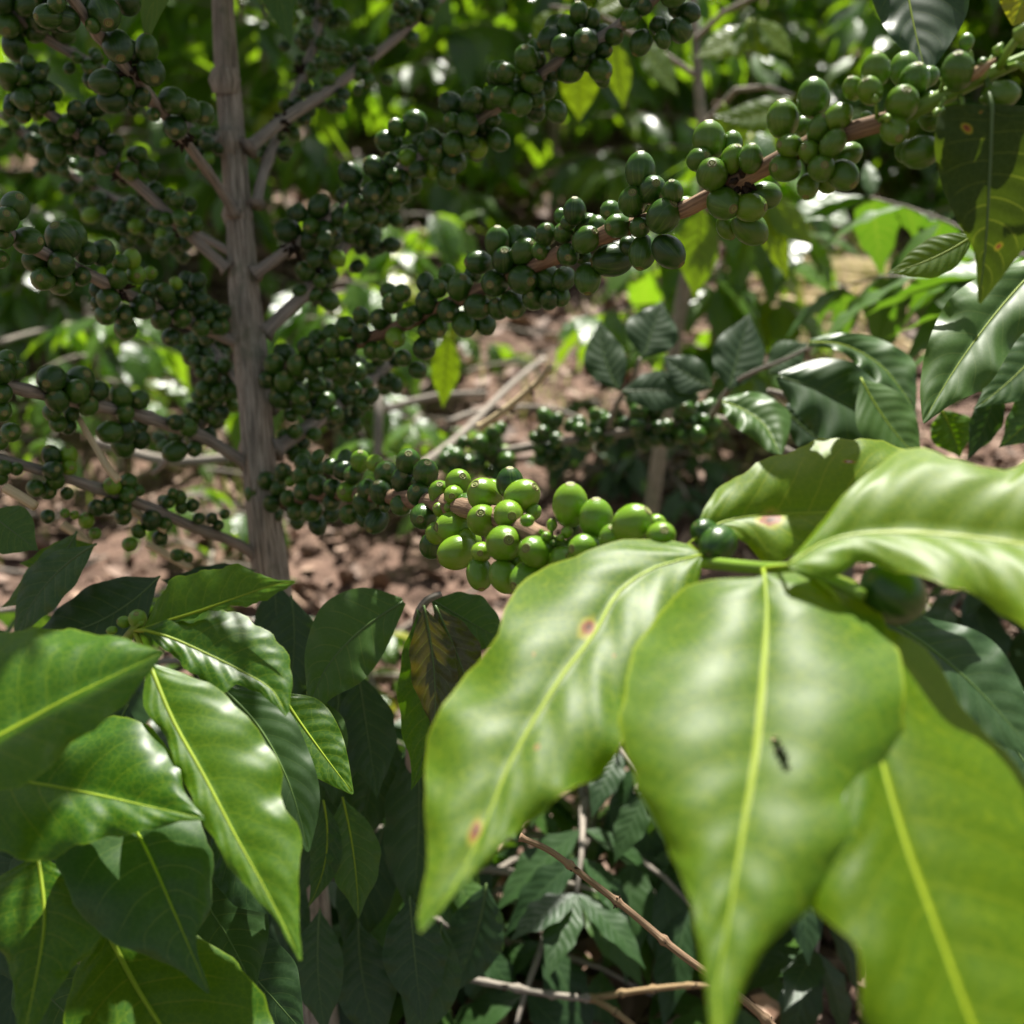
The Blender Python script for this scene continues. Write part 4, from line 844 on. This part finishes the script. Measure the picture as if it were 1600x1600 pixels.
TL(left, 'leaf_fg2', (235, 972, .465), (52, -14), [(228,982),(262,970),(310,955),(380,930),(425,915),(460,909)], [(226,978),(248,935),(272,903),(318,893),(372,883),(418,902),(461,908)], [(230,986),(275,975),(330,955),(372,948),(405,942),(437,925),(461,911)], wave=.0018, ruffle=2.6, k=4, camber=.08, label='green leaf pointing right above its pair', pet=[node1])
TL(left, 'leaf_fg2', (228, 985, .46), (30, 8), [(226,985),(270,998),(330,1025),(380,1050),(425,1078),(448,1118)], [(226,981),(280,962),(345,952),(385,965),(438,1005),(456,1050),(452,1112)], [(224,990),(262,1018),(300,1052),(345,1082),(372,1070),(415,1090),(446,1120)], wave=.0018, ruffle=2.6, k=4, camber=.10, label='sunlit green leaf pointing right and down', pet=[node1])
TL(left, 'leaf_fg2', (232, 1045, .44), (30, 6), [(235,1040),(270,1125),(320,1215),(370,1310),(420,1400),(470,1500)], [(236,1036),(330,1070),(385,1120),(435,1190),(442,1250),(470,1310),(466,1400),(472,1500)], [(230,1042),(225,1100),(262,1160),(290,1230),(332,1310),(372,1372),(425,1430),(468,1502)], wave=.0018, ruffle=2.6, k=6, camber=.10, label='long sunlit leaf with wavy edges pointing down', rib=.001, pet=[(212, 990, .468)])
TL(left, 'leaf_fg2', (250, 1020, .385), (24, -8), [(-110,1200),(0,1150),(100,1095),(190,1050),(256,1018)], [(-110,1120),(-40,1010),(60,982),(180,995),(225,1008),(257,1017)], [(-110,1290),(-20,1240),(50,1222),(110,1165),(180,1115),(215,1075),(256,1022)], wave=.0022, ruffle=2.6, k=3, camber=.14, label='large out of focus leaf at the left edge', rib=.0011)
TL(left, 'leaf_fg2', (300, 1275, .40), (26, -4), [(-80,1215),(40,1222),(140,1240),(240,1262),(320,1279)], [(-80,1150),(40,1160),(140,1130),(210,1122),(272,1180),(288,1235),(319,1277)], [(-80,1300),(0,1330),(65,1347),(130,1318),(220,1300),(280,1285),(320,1282)], wave=.0022, ruffle=2.6, k=4, camber=.12, label='second leaf at the left edge below the large one')
TL(left, 'leaf_mid', (220, 1300, .43), (34, 4), [(180,1240),(230,1330),(270,1420),(300,1490),(327,1552)], [(185,1235),(290,1260),(330,1330),(328,1420),(306,1470),(328,1550)], [(178,1240),(90,1310),(100,1380),(145,1450),(200,1483),(270,1510),(325,1553)], wave=.0022, ruffle=2.6, k=3, camber=.12, label='glossy dark leaf with a bright tip')
TL(left, 'leaf_fg2', (60, 1420, .42), (32, -6), [(60,1340),(70,1430),(58,1520),(32,1640)], [(70,1340),(160,1400),(155,1470),(100,1530),(40,1640)], [(40,1345),(-40,1400),(-30,1460),(15,1510),(28,1640)], wave=.0018, ruffle=2.6, k=3, label='leaf with a long drip tip at the lower left edge')
TL(left, 'leaf_fg2', (180, 1490, .44), (30, 4), [(165,1450),(215,1545),(275,1640),(350,1760)], [(168,1448),(300,1460),(385,1520),(430,1600),(450,1700),(352,1760)], [(160,1450),(110,1540),(110,1640),(200,1740),(348,1762)], wave=.0018, ruffle=2.6, k=3, label='bright leaf at the bottom edge', rib=.0013)
TL(left, 'leaf_dark', (360, 1100, .49), (40, 8), [(330,1060),(400,1130),(450,1220),(482,1330)], [(335,1058),(440,1100),(485,1180),(500,1250),(484,1330)], [(328,1062),(340,1130),(400,1220),(440,1290),(480,1332)], label='dark shaded leaf beside the long sunlit one', ribmat='midrib_dark')
TL(left, 'leaf_fg2', (450, 1110, .52), (36, 6), [(440,1085),(470,1130),(510,1185),(552,1240)], [(444,1082),(500,1095),(535,1150),(553,1238)], [(436,1088),(445,1150),(480,1205),(550,1242)], label='small sunlit leaf beside the stem foot')
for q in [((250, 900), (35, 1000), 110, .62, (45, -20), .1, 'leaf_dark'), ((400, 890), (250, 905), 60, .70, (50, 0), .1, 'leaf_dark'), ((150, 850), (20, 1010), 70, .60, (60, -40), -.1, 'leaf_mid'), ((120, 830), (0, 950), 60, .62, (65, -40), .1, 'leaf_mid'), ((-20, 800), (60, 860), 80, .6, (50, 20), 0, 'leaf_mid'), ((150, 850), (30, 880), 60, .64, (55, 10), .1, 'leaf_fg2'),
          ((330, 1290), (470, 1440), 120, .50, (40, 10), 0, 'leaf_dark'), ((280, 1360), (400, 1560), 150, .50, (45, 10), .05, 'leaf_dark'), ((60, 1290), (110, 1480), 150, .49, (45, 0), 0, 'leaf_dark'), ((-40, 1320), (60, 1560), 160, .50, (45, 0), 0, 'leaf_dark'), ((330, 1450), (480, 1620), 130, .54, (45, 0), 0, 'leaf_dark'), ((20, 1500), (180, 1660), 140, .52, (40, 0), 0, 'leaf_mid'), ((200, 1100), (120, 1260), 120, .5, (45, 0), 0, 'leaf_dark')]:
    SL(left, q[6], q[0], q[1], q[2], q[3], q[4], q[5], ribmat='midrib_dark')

# ------------------------------------------------------------------ small bush under the fruit (dark hanging leaves)
mb0 = P(640, 1700, .85); mb0.z = gz(mb0.x, mb0.y) - .01
mid = empty('coffee_bush', mb0); tag(mid, 'small dark leaved coffee bush under the lower fruiting branch', 'coffee bush')
MB().tube([mb0, P(650, 1450, .78), P(645, 1200, .70), P(652, 1000, .62), P(662, 945, .60), P(690, 928, .60)], [.007, .006, .005, .0035, .0025, .0015], 10, wob=.1, sub=5).build('stem', M['twig'], mid)
TL(mid, 'leaf_mid', (628, 940, .60), (50, -14), [(630,940),(570,980),(520,1030),(495,1075),(484,1122)], [(628,934),(565,918),(505,945),(478,1010),(478,1065),(484,1120)], [(634,944),(600,1020),(565,1065),(520,1090),(487,1122)], ribmat='midrib_dark', wave=.002, label='broad dark leaf hanging left')
SL(mid, 'leaf_fg2', (652, 952), (642, 1235), 108, .60, (62, -10), .10, ribmat='midrib_dark')
SL(mid, 'leaf_russet', (662, 946), (678, 1150), 74, .585, (70, 0), .04, ribmat='midrib_dark', label='bronze tinted hanging leaf')
SL(mid, 'leaf_russet', (680, 946), (745, 1110), 76, .59, (66, 8), .02, ribmat='midrib_dark')
SL(mid, 'leaf_mid', (672, 936), (800, 1010), 86, .61, (55, 10), .0, ribmat='midrib_dark')
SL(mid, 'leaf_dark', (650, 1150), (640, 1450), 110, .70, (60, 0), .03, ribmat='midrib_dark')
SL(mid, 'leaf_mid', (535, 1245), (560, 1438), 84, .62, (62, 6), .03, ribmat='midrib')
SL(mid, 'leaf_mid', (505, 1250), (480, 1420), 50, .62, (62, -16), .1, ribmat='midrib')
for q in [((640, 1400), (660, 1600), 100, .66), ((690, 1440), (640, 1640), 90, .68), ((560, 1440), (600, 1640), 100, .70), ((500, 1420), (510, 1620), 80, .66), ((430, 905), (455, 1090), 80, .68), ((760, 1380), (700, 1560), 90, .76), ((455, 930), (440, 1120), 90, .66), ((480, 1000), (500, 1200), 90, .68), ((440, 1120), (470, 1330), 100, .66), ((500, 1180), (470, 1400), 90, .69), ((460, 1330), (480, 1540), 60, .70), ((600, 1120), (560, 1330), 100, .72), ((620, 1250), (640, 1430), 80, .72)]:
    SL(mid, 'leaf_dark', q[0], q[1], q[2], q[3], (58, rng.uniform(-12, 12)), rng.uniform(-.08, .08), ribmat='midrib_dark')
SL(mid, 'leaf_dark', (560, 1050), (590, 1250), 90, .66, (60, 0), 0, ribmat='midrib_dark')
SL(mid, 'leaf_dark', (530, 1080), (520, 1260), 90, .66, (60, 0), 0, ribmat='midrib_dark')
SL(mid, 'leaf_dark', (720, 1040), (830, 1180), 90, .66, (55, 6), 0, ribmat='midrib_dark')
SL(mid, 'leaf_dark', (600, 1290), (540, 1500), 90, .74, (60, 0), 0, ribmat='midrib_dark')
SL(mid, 'leaf_mid', (480, 1080), (520, 1230), 90, .60, (50, 0), 0, ribmat='midrib')

# ------------------------------------------------------------------ bush at the middle right
rb = P(1290, 1100, 1.25); rb.z = gz(rb.x, rb.y) - .01
rgt = empty('coffee_bush', rb); tag(rgt, 'low coffee bush with bluish dark leaves right of the middle, in front of the straw', 'coffee bush')
MB().tube([rb, P(1320, 900, 1.1), P(1310, 750, .98), P(1250, 640, .88), P(1200, 610, .86)], [.009, .008, .006, .004, .002], 10, wob=.1, sub=5).build('stem', M['twig'], rgt)
rbb = MB(); rbb.tube(PP([(1310, 750, .98), (1200, 690, .97), (1120, 655, .98), (980, 675, 1.0), (880, 690, 1.02), (790, 705, 1.05), (740, 712, 1.06)]), [.0045, .004, .004, .0045, .0045, .0045, .004], 9, sub=5, wob=.1)
rbb.tube(PP([(950, 670, 1.0), (965, 630, .98), (985, 600, .96), (1000, 560, .94)]), [.003, .0025, .002, .0015], 8, sub=3)
rbb.tube(PP([(1110, 655, .97), (1130, 620, .93), (1160, 590, .9), (1230, 560, .88), (1270, 540, .87)]), [.003, .0025, .002, .0015, .001], 8, sub=3)
rbo = rbb.build('branch', M['twig'], rgt)
CH2 = CH; CH = []; BR['RB'] = (rbo, [(1310, 750, .98), (1200, 690, .97), (1120, 655, .98), (980, 675, 1.0), (880, 690, 1.02), (790, 705, 1.05), (740, 712, 1.06)], .004)
for a in [('RB', 860, 680, 12, 12, 24), ('RB', 765, 700, 12, 13, 26), ('RB', 770, 735, 6, 12, 18), ('RB', 920, 655, 8, 12, 20), ('RB', 935, 685, 8, 11, 16), ('RB', 1010, 655, 16, 13, 30), ('RB', 1085, 645, 16, 13, 30), ('RB', 700, 720, 10, 12, 22), ('RB', 855, 720, 6, 11, 14), ('RB', 1100, 680, 7, 10, 18)]: cluster(*a)
prune(); build_cherries(CH, rgt, 70)
for q in [((990, 640), (920, 500), 0, 0, 0, 0, 0)]: pass
SL(rgt, 'leaf_dark', (968, 612), (938, 500), 66, .93, (50, -6), .08, wave=.0012, k=3, ruf=.02, ribmat='midrib_dark')
SL(rgt, 'leaf_dark', (1005, 560), (1035, 470), 84, .95, (50, 4), .0, wave=.0012, k=3, ruf=.02, ribmat='midrib_dark')
SL(rgt, 'leaf_dark', (970, 612), (1095, 622), 62, .92, (50, 4), .05, wave=.0012, k=3, ruf=.02, ribmat='midrib_dark')
SL(rgt, 'leaf_dark', (1115, 605), (1035, 555), 60, .92, (50, 0), .05, wave=.0012, k=3, ruf=.02, ribmat='midrib_dark')
SL(rgt, 'leaf_dark', (1138, 612), (1172, 488), 82, .90, (50, 4), .0, wave=.0012, k=3, ruf=.02, ribmat='midrib_dark')
SL(rgt, 'leaf_dark', (1200, 585), (1265, 535), 54, .90, (50, 4), .05, wave=.0012, k=3, ruf=.02, ribmat='midrib_dark')
TL(rgt, 'leaf_mid', (1130, 640, .80), (32, 2), [(1128,628),(1160,640),(1195,665),(1220,712)], [(1130,622),(1175,612),(1205,622),(1234,645),(1232,680),(1222,712)], [(1126,630),(1140,660),(1175,685),(1200,706),(1219,713)], wave=.004, k=3, camber=.15, label='sunlit curled leaf in front of the cherries', ribmat='midrib')
TL(rgt, 'leaf_dark', (1215, 590, .78), (50, 0), [(1215,588),(1280,610),(1350,650),(1420,720)], [(1218,582),(1290,560),(1370,580),(1430,640),(1422,718)], [(1213,594),(1240,640),(1290,690),(1360,730),(1418,722)], wave=.004, k=3, camber=.1, ribmat='midrib_dark')
TL(rgt, 'leaf_dark', (1230, 640, .82), (50, 0), [(1225,640),(1270,680),(1330,715)], [(1230,630),(1300,650),(1335,712)], [(1222,645),(1250,700),(1328,720)], ribmat='midrib_dark')
TL(rgt, 'leaf_mid', (1265, 540, .76), (40, 8), [(1265,535),(1320,540),(1380,575),(1430,640)], [(1265,530),(1310,520),(1370,528),(1425,560),(1432,600),(1431,640)], [(1263,542),(1310,548),(1350,580),(1390,615),(1429,642)], wave=.004, k=4, camber=.12, ribmat='midrib')
SL(rgt, 'leaf_mid', (1345, 590), (1445, 725), 90, .74, (45, 8), -.05, wave=.0012, k=3, ruf=.02, ribmat='midrib')

# bush beyond the right edge: big leaves
eb = P(1750, 1000, .95); eb.z = gz(eb.x, eb.y) - .01
edge = empty('coffee_bush', eb); tag(edge, 'coffee bush at the right edge with sunlit leaves beneath the old hanging leaf', 'coffee bush')
MB().tube([eb, P(1730, 800, .85), P(1690, 620, .72), P(1650, 500, .66)], [.011, .009, .006, .003], 10, wob=.1, sub=5).build('stem', M['bark'], edge)
TL(edge, 'leaf_mid', (1620, 440, .62), (42, -10), [(1640,400),(1590,450),(1540,510),(1490,580),(1442,660)], [(1638,396),(1560,420),(1490,460),(1452,530),(1438,600),(1441,655)], [(1645,404),(1640,480),(1590,530),(1545,600),(1490,630),(1444,662)], wave=.004, k=4, camber=.12, ribmat='midrib', label='broad glossy leaf pointing down to the left')
SL(edge, 'leaf_mid', (1660, 500), (1520, 640), 90, .68, (45, -10), .05, ribmat='midrib')
SL(edge, 'leaf_fg2', (1650, 560), (1490, 600), 60, .70, (50, -10), .05, ribmat='midrib')
SL(edge, 'leaf_dark', (1560, 590), (1510, 720), 50, .72, (60, -20), .05, ribmat='midrib_dark')
SL(edge, 'leaf_fg2', (1470, 640), (1500, 715), 70, .75, (60, 10), .05, ribmat='midrib')
SL(edge, 'leaf_mid', (1650, 600), (1560, 700), 70, .7, (60, 0), .05, ribmat='midrib')
fo = Foliage(); tw = MB()
for i in range(7):
    spray(fo, P(1690 + 10 * i, 600 - 30 * i, .8 + .06 * i), Vector((rng.uniform(-.6, .6), rng.uniform(.2, 1), .4)), .3, 6, .12, tw, .5, .003, True)
tw.build('branches', M['twig'], edge); fo.build('foliage', 'leaf_mid', edge)

# ------------------------------------------------------------------ low plants along the bottom, sprigs behind
def lowbush(px, py, d, h, rad, nbr, L, seed, label, mat='leaf_mid', nodes=4):
    p = P(px, py, d); o = bush(h, rad, nbr, L, seed, label, hi=True, first=.3, lowest=.25, mat=mat, nodes=nodes)
    o.location = (p.x, p.y, gz(p.x, p.y) - .005); return o
lowbush(900, 1480, 1.0, .26, .20, 12, .085, 31, 'low coffee seedling with dark leaves at the bottom, left of the dry twig fork', 'leaf_dark')
lowbush(1120, 1500, 1.05, .24, .20, 12, .08, 32, 'low coffee seedling between the long dry twig and the big central leaf')
lowbush(700, 1520, .98, .24, .2, 12, .08, 33, 'low coffee seedling at the bottom edge under the dark hanging leaves')
lowbush(560, 1600, .95, .22, .18, 10, .08, 34, 'low coffee seedling beside the foot of the grey stem', 'leaf_dark')
lowbush(1290, 1420, 1.05, .32, .24, 14, .1, 35, 'shaded coffee seedling behind the gap between the two largest leaves', 'leaf_dark')
lowbush(1560, 1150, 1.15, .34, .26, 16, .1, 36, 'shaded coffee seedling at the right edge behind the bright leaves', 'leaf_dark')
lowbush(200, 1250, 1.0, .36, .3, 18, .12, 37, 'shaded coffee seedling hidden behind the lower left leaves', 'leaf_dark')
lowbush(390, 1300, 1.05, .32, .24, 14, .1, 38, 'shaded coffee seedling left of the stem foot', 'leaf_dark')
lowbush(640, 470, 2.3, .34, .26, 14, .12, 41, 'sunlit coffee seedling on the soil behind the middle of the upper fruiting branch', 'leaf_bg')
lowbush(520, 480, 1.9, .32, .22, 14, .11, 42, 'sunlit coffee seedling just right of the grey stem', 'leaf_bg')
lowbush(640, 640, 1.7, .18, .14, 8, .07, 43, 'tiny seedling on the shaded soil under the upper fruiting branch', 'leaf_bg')
lowbush(100, 520, 2.2, .36, .28, 16, .12, 44, 'leafy seedling behind the left fruit clusters', 'leaf_bg')
lowbush(250, 420, 2.6, .5, .4, 20, .13, 45, 'leafy young bush seen through the left branches', 'leaf_bg')
lowbush(1110, 540, 1.9, .55, .24, 16, .13, 46, 'young coffee bush with hanging backlit leaves behind the upper right branch', 'leaf_bg', 6)
lowbush(1560, 380, 2.9, .3, .25, 12, .1, 47, 'leafy seedling behind the straw at the right', 'leaf_bg')

lowbush(1045, 760, 1.78, .17, .15, 12, .07, 51, 'dark seedling added to shade the soil behind the sunlit cherry cluster', 'leaf_dark')  # this and the next: dark masses added where the soil lies in shade
lowbush(930, 740, 1.85, .14, .13, 10, .06, 52, 'small dark seedling added to shade the soil below the thin fruiting branch', 'leaf_dark')
# a second, nearer row of hanging leaves behind the upper right fruit
hb = P(1010, 700, 1.5); hb.z = gz(hb.x, hb.y) - .01
hang = empty('coffee_bush', hb); tag(hang, 'slender young coffee bush whose yellow green leaves hang behind the upper fruiting branch', 'coffee bush')
MB().tube([hb, P(1060, 500, 1.45), P(1100, 300, 1.4), P(1090, 120, 1.4), P(1080, -40, 1.42)], [.011, .010, .008, .006, .004], 10, wob=.1, sub=5).build('stem', M['bark'], hang)
hbm = MB()
for a in [[(1090,120,1.4),(1000,60,1.3),(930,20,1.22),(860,10,1.2)], [(1095,200,1.4),(1150,140,1.3),(1200,135,1.22),(1240,150,1.2)], [(1100,330,1.4),(1150,300,1.3),(1215,290,1.2)], [(1088,60,1.4),(1130,20,1.3),(1190,-10,1.25),(1260,-5,1.22)]]: hbm.tube(PP(a), [.004, .003, .002], 7, sub=1) if len(a) == 3 else hbm.tube(PP(a), [.004, .0035, .003, .002], 7)
hbm.build('branches', M['twig'], hang)
for q in [((1240, 150), (1115, 180), 52, 1.2, (50, -20), .14, 'leaf_lime'), ((880, 15), (832, 75), 50, 1.2, (55, -20), 0, 'leaf_lime'), ((930, 20), (985, -10), 34, 1.2, (50, 0), 0, 'leaf_lime'), ((905, 80), (905, 190), 60, 1.25, (70, 0), 0, 'leaf_lime'), ((960, 60), (975, 170), 40, 1.22, (70, 10), 0, 'leaf_lime'), ((1095, 320), (1085, 468), 66, 1.2, (70, 0), 0, 'leaf_lime'), ((1200, 300), (1272, 385), 50, 1.2, (60, 20), -.05, 'leaf_lime'), ((1190, 310), (1232, 440), 40, 1.2, (70, 10), 0, 'leaf_lime'), ((1170, 40), (1085, 90), 46, 1.25, (45, -20), .05, 'leaf_lime'), ((1170, 30), (1150, 95), 36, 1.25, (60, 0), 0, 'leaf_lime'), ((1175, 30), (1200, 95), 34, 1.25, (60, 10), 0, 'leaf_lime'), ((1180, 30), (1240, 90), 40, 1.25, (50, 20), 0, 'leaf_lime'), ((1000, 60), (1060, 150), 44, 1.3, (50, 20), 0, 'leaf_lime'), ((1130, 160), (1150, 260), 60, 1.3, (65, 0), 0, 'leaf_lime'), ((1230, 160), (1215, 240), 40, 1.3, (65, 0), 0, 'leaf_lime'), ((700, 520), (692, 638), 46, 1.1, (72, 0), 0, 'leaf_lime')]:
    SL(hang, q[6], q[0], q[1], q[2], q[3], q[4], q[5], nv=18, nu=4, rib=.001)

# ------------------------------------------------------------------ dry twigs and stalks
def twig(pts, r0, r1, label, mat='dry_twig', name='dry_twig', cat='twig', sub=6, knots=True, group=None):
    mb = MB(); p3, _ = resample(PP(pts), .001, sub); n = len(p3); acc = 0; rads = []
    for i in range(n):
        if i: acc += (p3[i] - p3[i - 1]).length
        k = max(0, math.cos(acc / .026 * 2 * math.pi)) ** 14 if knots else 0
        rads.append((r0 + (r1 - r0) * i / (n - 1)) * (1 + .55 * k))
    mb.tube(p3, rads, 10, wob=.1); acc = 0
    if knots:
        last = 0
        for i in range(1, n):
            acc += (p3[i] - p3[i - 1]).length
            if acc - last > .026: last = acc; scales(mb, p3[i], rads[i] * .9, 5, 1, r0 * .8)
    # origin at the twig's own middle
    c = p3[n // 2].copy(); mb.v = [tuple(Vector(v) - c) for v in mb.v]
    o = link(name, mb.mesh(name, [M[mat], M['node']])); o.location = c
    return tag(o, label, cat, group)
twig([(812, 1308, .50), (860, 1330, .50), (920, 1375, .495), (985, 1425, .49), (1050, 1480, .48), (1110, 1525, .475), (1165, 1565, .47), (1230, 1625, .465)], .0014, .0018, 'bare dry twig with knobbly joints slanting down under the big leaves', 'twig_warm', sub=24)
twig([(500, 1500, .85), (640, 1510, .84), (760, 1535, .83), (870, 1555, .82), (930, 1560, .82)], .0022, .0028, 'grey bare twig lying along the bottom towards the fork', 'twig', sub=12)
twig([(925, 1560, .82), (1000, 1548, .80), (1080, 1540, .79), (1140, 1545, .78)], .0024, .0016, 'pale twig running right from the fork at the bottom', sub=12)
twig([(925, 1560, .82), (960, 1580, .80), (1010, 1620, .78)], .0024, .002, 'pale twig running down from the fork at the bottom edge', sub=12)
twig([(660, 1440, .9), (760, 1400, .95), (860, 1345, 1.0), (950, 1270, 1.06), (1010, 1220, 1.1)], .003, .002, 'thin grey twig rising behind the bare knobbly one', 'twig', sub=8)
twig([(820, 1340, .95), (830, 1290, .98), (900, 1230, 1.05)], .002, .0015, 'short grey twig under the large spotted leaf', 'twig', sub=8, knots=False)
twig([(122, 652, .66), (150, 700, .655), (168, 730, .65), (186, 752, .65)], .0018, .0024, 'straw coloured dry stalk slanting between two left fruit clusters', 'straw', 'dry_stalk', 'stalk', 4, False)
twig([(8, 762, .62), (32, 776, .62), (56, 792, .62)], .003, .0028, 'thick cut dry stalk end at the left edge', 'straw', 'dry_stalk', 'stalk', 4, False)
twig([(124, 752, .70), (150, 766, .70), (200, 795, .70), (260, 830, .70)], .0028, .0022, 'pale dry stalk lying below the left fruit clusters', 'straw', 'dry_stalk', 'stalk', 4, False)
twig([(98, 820, .72), (120, 835, .72), (142, 850, .72)], .003, .0025, 'short pale stalk above the dark lower left leaves', 'straw', 'dry_stalk', 'stalk', 4, False)
twig([(230, 850, .8), (265, 870, .8), (300, 890, .8)], .003, .0025, 'short pale stalk left of the stem near the ground', 'straw', 'dry_stalk', 'stalk', 4, False)
twig([(750, 668, .92), (790, 640, .91), (840, 598, .90), (862, 572, .89)], .0032, .0022, 'pale green tipped twig rising in the middle, above the small fruit clusters', 'straw', 'dry_twig', 'twig', 10)
twig([(600, 640, 1.5), (680, 620, 1.5), (760, 615, 1.5)], .006, .004, 'grey fallen stick lying on the soil in the middle', 'twig', 'fallen_stick', 'stick', 4, False)
twig([(590, 730, 1.3), (592, 640, 1.3), (596, 560, 1.35)], .006, .005, 'thin upright stem behind the upper fruiting branch', 'twig', 'bare_stem', 'stem', 4, False)
twig([(640, 740, 1.2), (720, 680, 1.3), (800, 600, 1.45), (850, 560, 1.55)], .005, .004, 'long grey fallen stick slanting behind the small fruit clusters', 'twig', 'fallen_stick', 'stick', 4, False)
twig([(700, 660, 1.35), (760, 640, 1.4), (870, 640, 1.45), (960, 690, 1.4)], .004, .003, 'curved brown fallen stick behind the small fruit clusters', 'twig', 'fallen_stick', 'stick', 4, False)
twig([(150, 690, 1.2), (260, 720, 1.2), (360, 715, 1.2)], .006, .005, 'brown fallen stick on the shaded soil left of the stem', 'twig', 'fallen_stick', 'stick', 4, False)
twig([(0, 535, 1.9), (60, 518, 2.0), (150, 505, 2.1)], .005, .004, 'grey fallen branch behind the left fruit clusters', 'twig', 'fallen_stick', 'stick', 4, False)
for i in range(46):
    y = rng.uniform(2.3, 3.0); x = .30 * y + rng.uniform(-.12, .35); a = rng.gauss(-.35, .3); L = rng.uniform(.25, .7); z = gz(x, y) + .015 + rng.random() * .02
    d = Vector((math.cos(a), math.sin(a), 0)) * L / 2; p = Vector((x, y, z)); mb = MB()
    q0 = -d; q1 = d; mb.tube([q0 + Vector((0, 0, gz(x - d.x, y - d.y) - gz(x, y))), Vector((0, 0, .004)), q1 + Vector((0, 0, gz(x + d.x, y + d.y) - gz(x, y)))], [.0045, .004, .003], 6, sub=3)
    o = link('straw', mb.mesh('straw', M['straw'])); o.location = p
    tag(o, 'dry yellow straw lying loose on the sunlit soil behind the right bushes', 'straw', 'dry straws on the soil at the right')
for i in range(34):
    y = rng.uniform(1.25, 2.6); x = rng.uniform(-.5, .28) * y; a = rng.uniform(-.6, .9); L = rng.uniform(.12, .42); z = gz(x, y)
    q = [Vector((math.cos(a) * t * L, math.sin(a) * t * L + rng.gauss(0, .012), 0)) for t in (-.5, -.15, .2, .5)]; mb = MB()
    mb.tube([p + Vector((0, 0, gz(x + p.x, y + p.y) - z + .012 + rng.random() * .02)) for p in q], [.0035, .003, .0026, .0016], 6, sub=3)
    o = link('fallen_twig', mb.mesh('fallen_twig', M['twig'])); o.location = (x, y, z)
    tag(o, 'thin grey brown twig lying on the leaf strewn soil behind the stem', 'twig', 'fallen twigs on the soil behind the stem')
lowbush(170, 600, 1.9, .3, .22, 12, .09, 61, 'leafy seedling on the bare soil left of the stem, behind the hanging fruit', 'leaf_bg')
lowbush(310, 700, 1.55, .16, .14, 8, .06, 62, 'tiny seedling on the bare soil just left of the stem', 'leaf_bg')
lowbush(560, 860, 1.35, .10, .12, 7, .05, 63, 'tiny seedling on the soil below the lower fruiting branch', 'leaf_bg')
print("objects", len(bpy.data.objects))
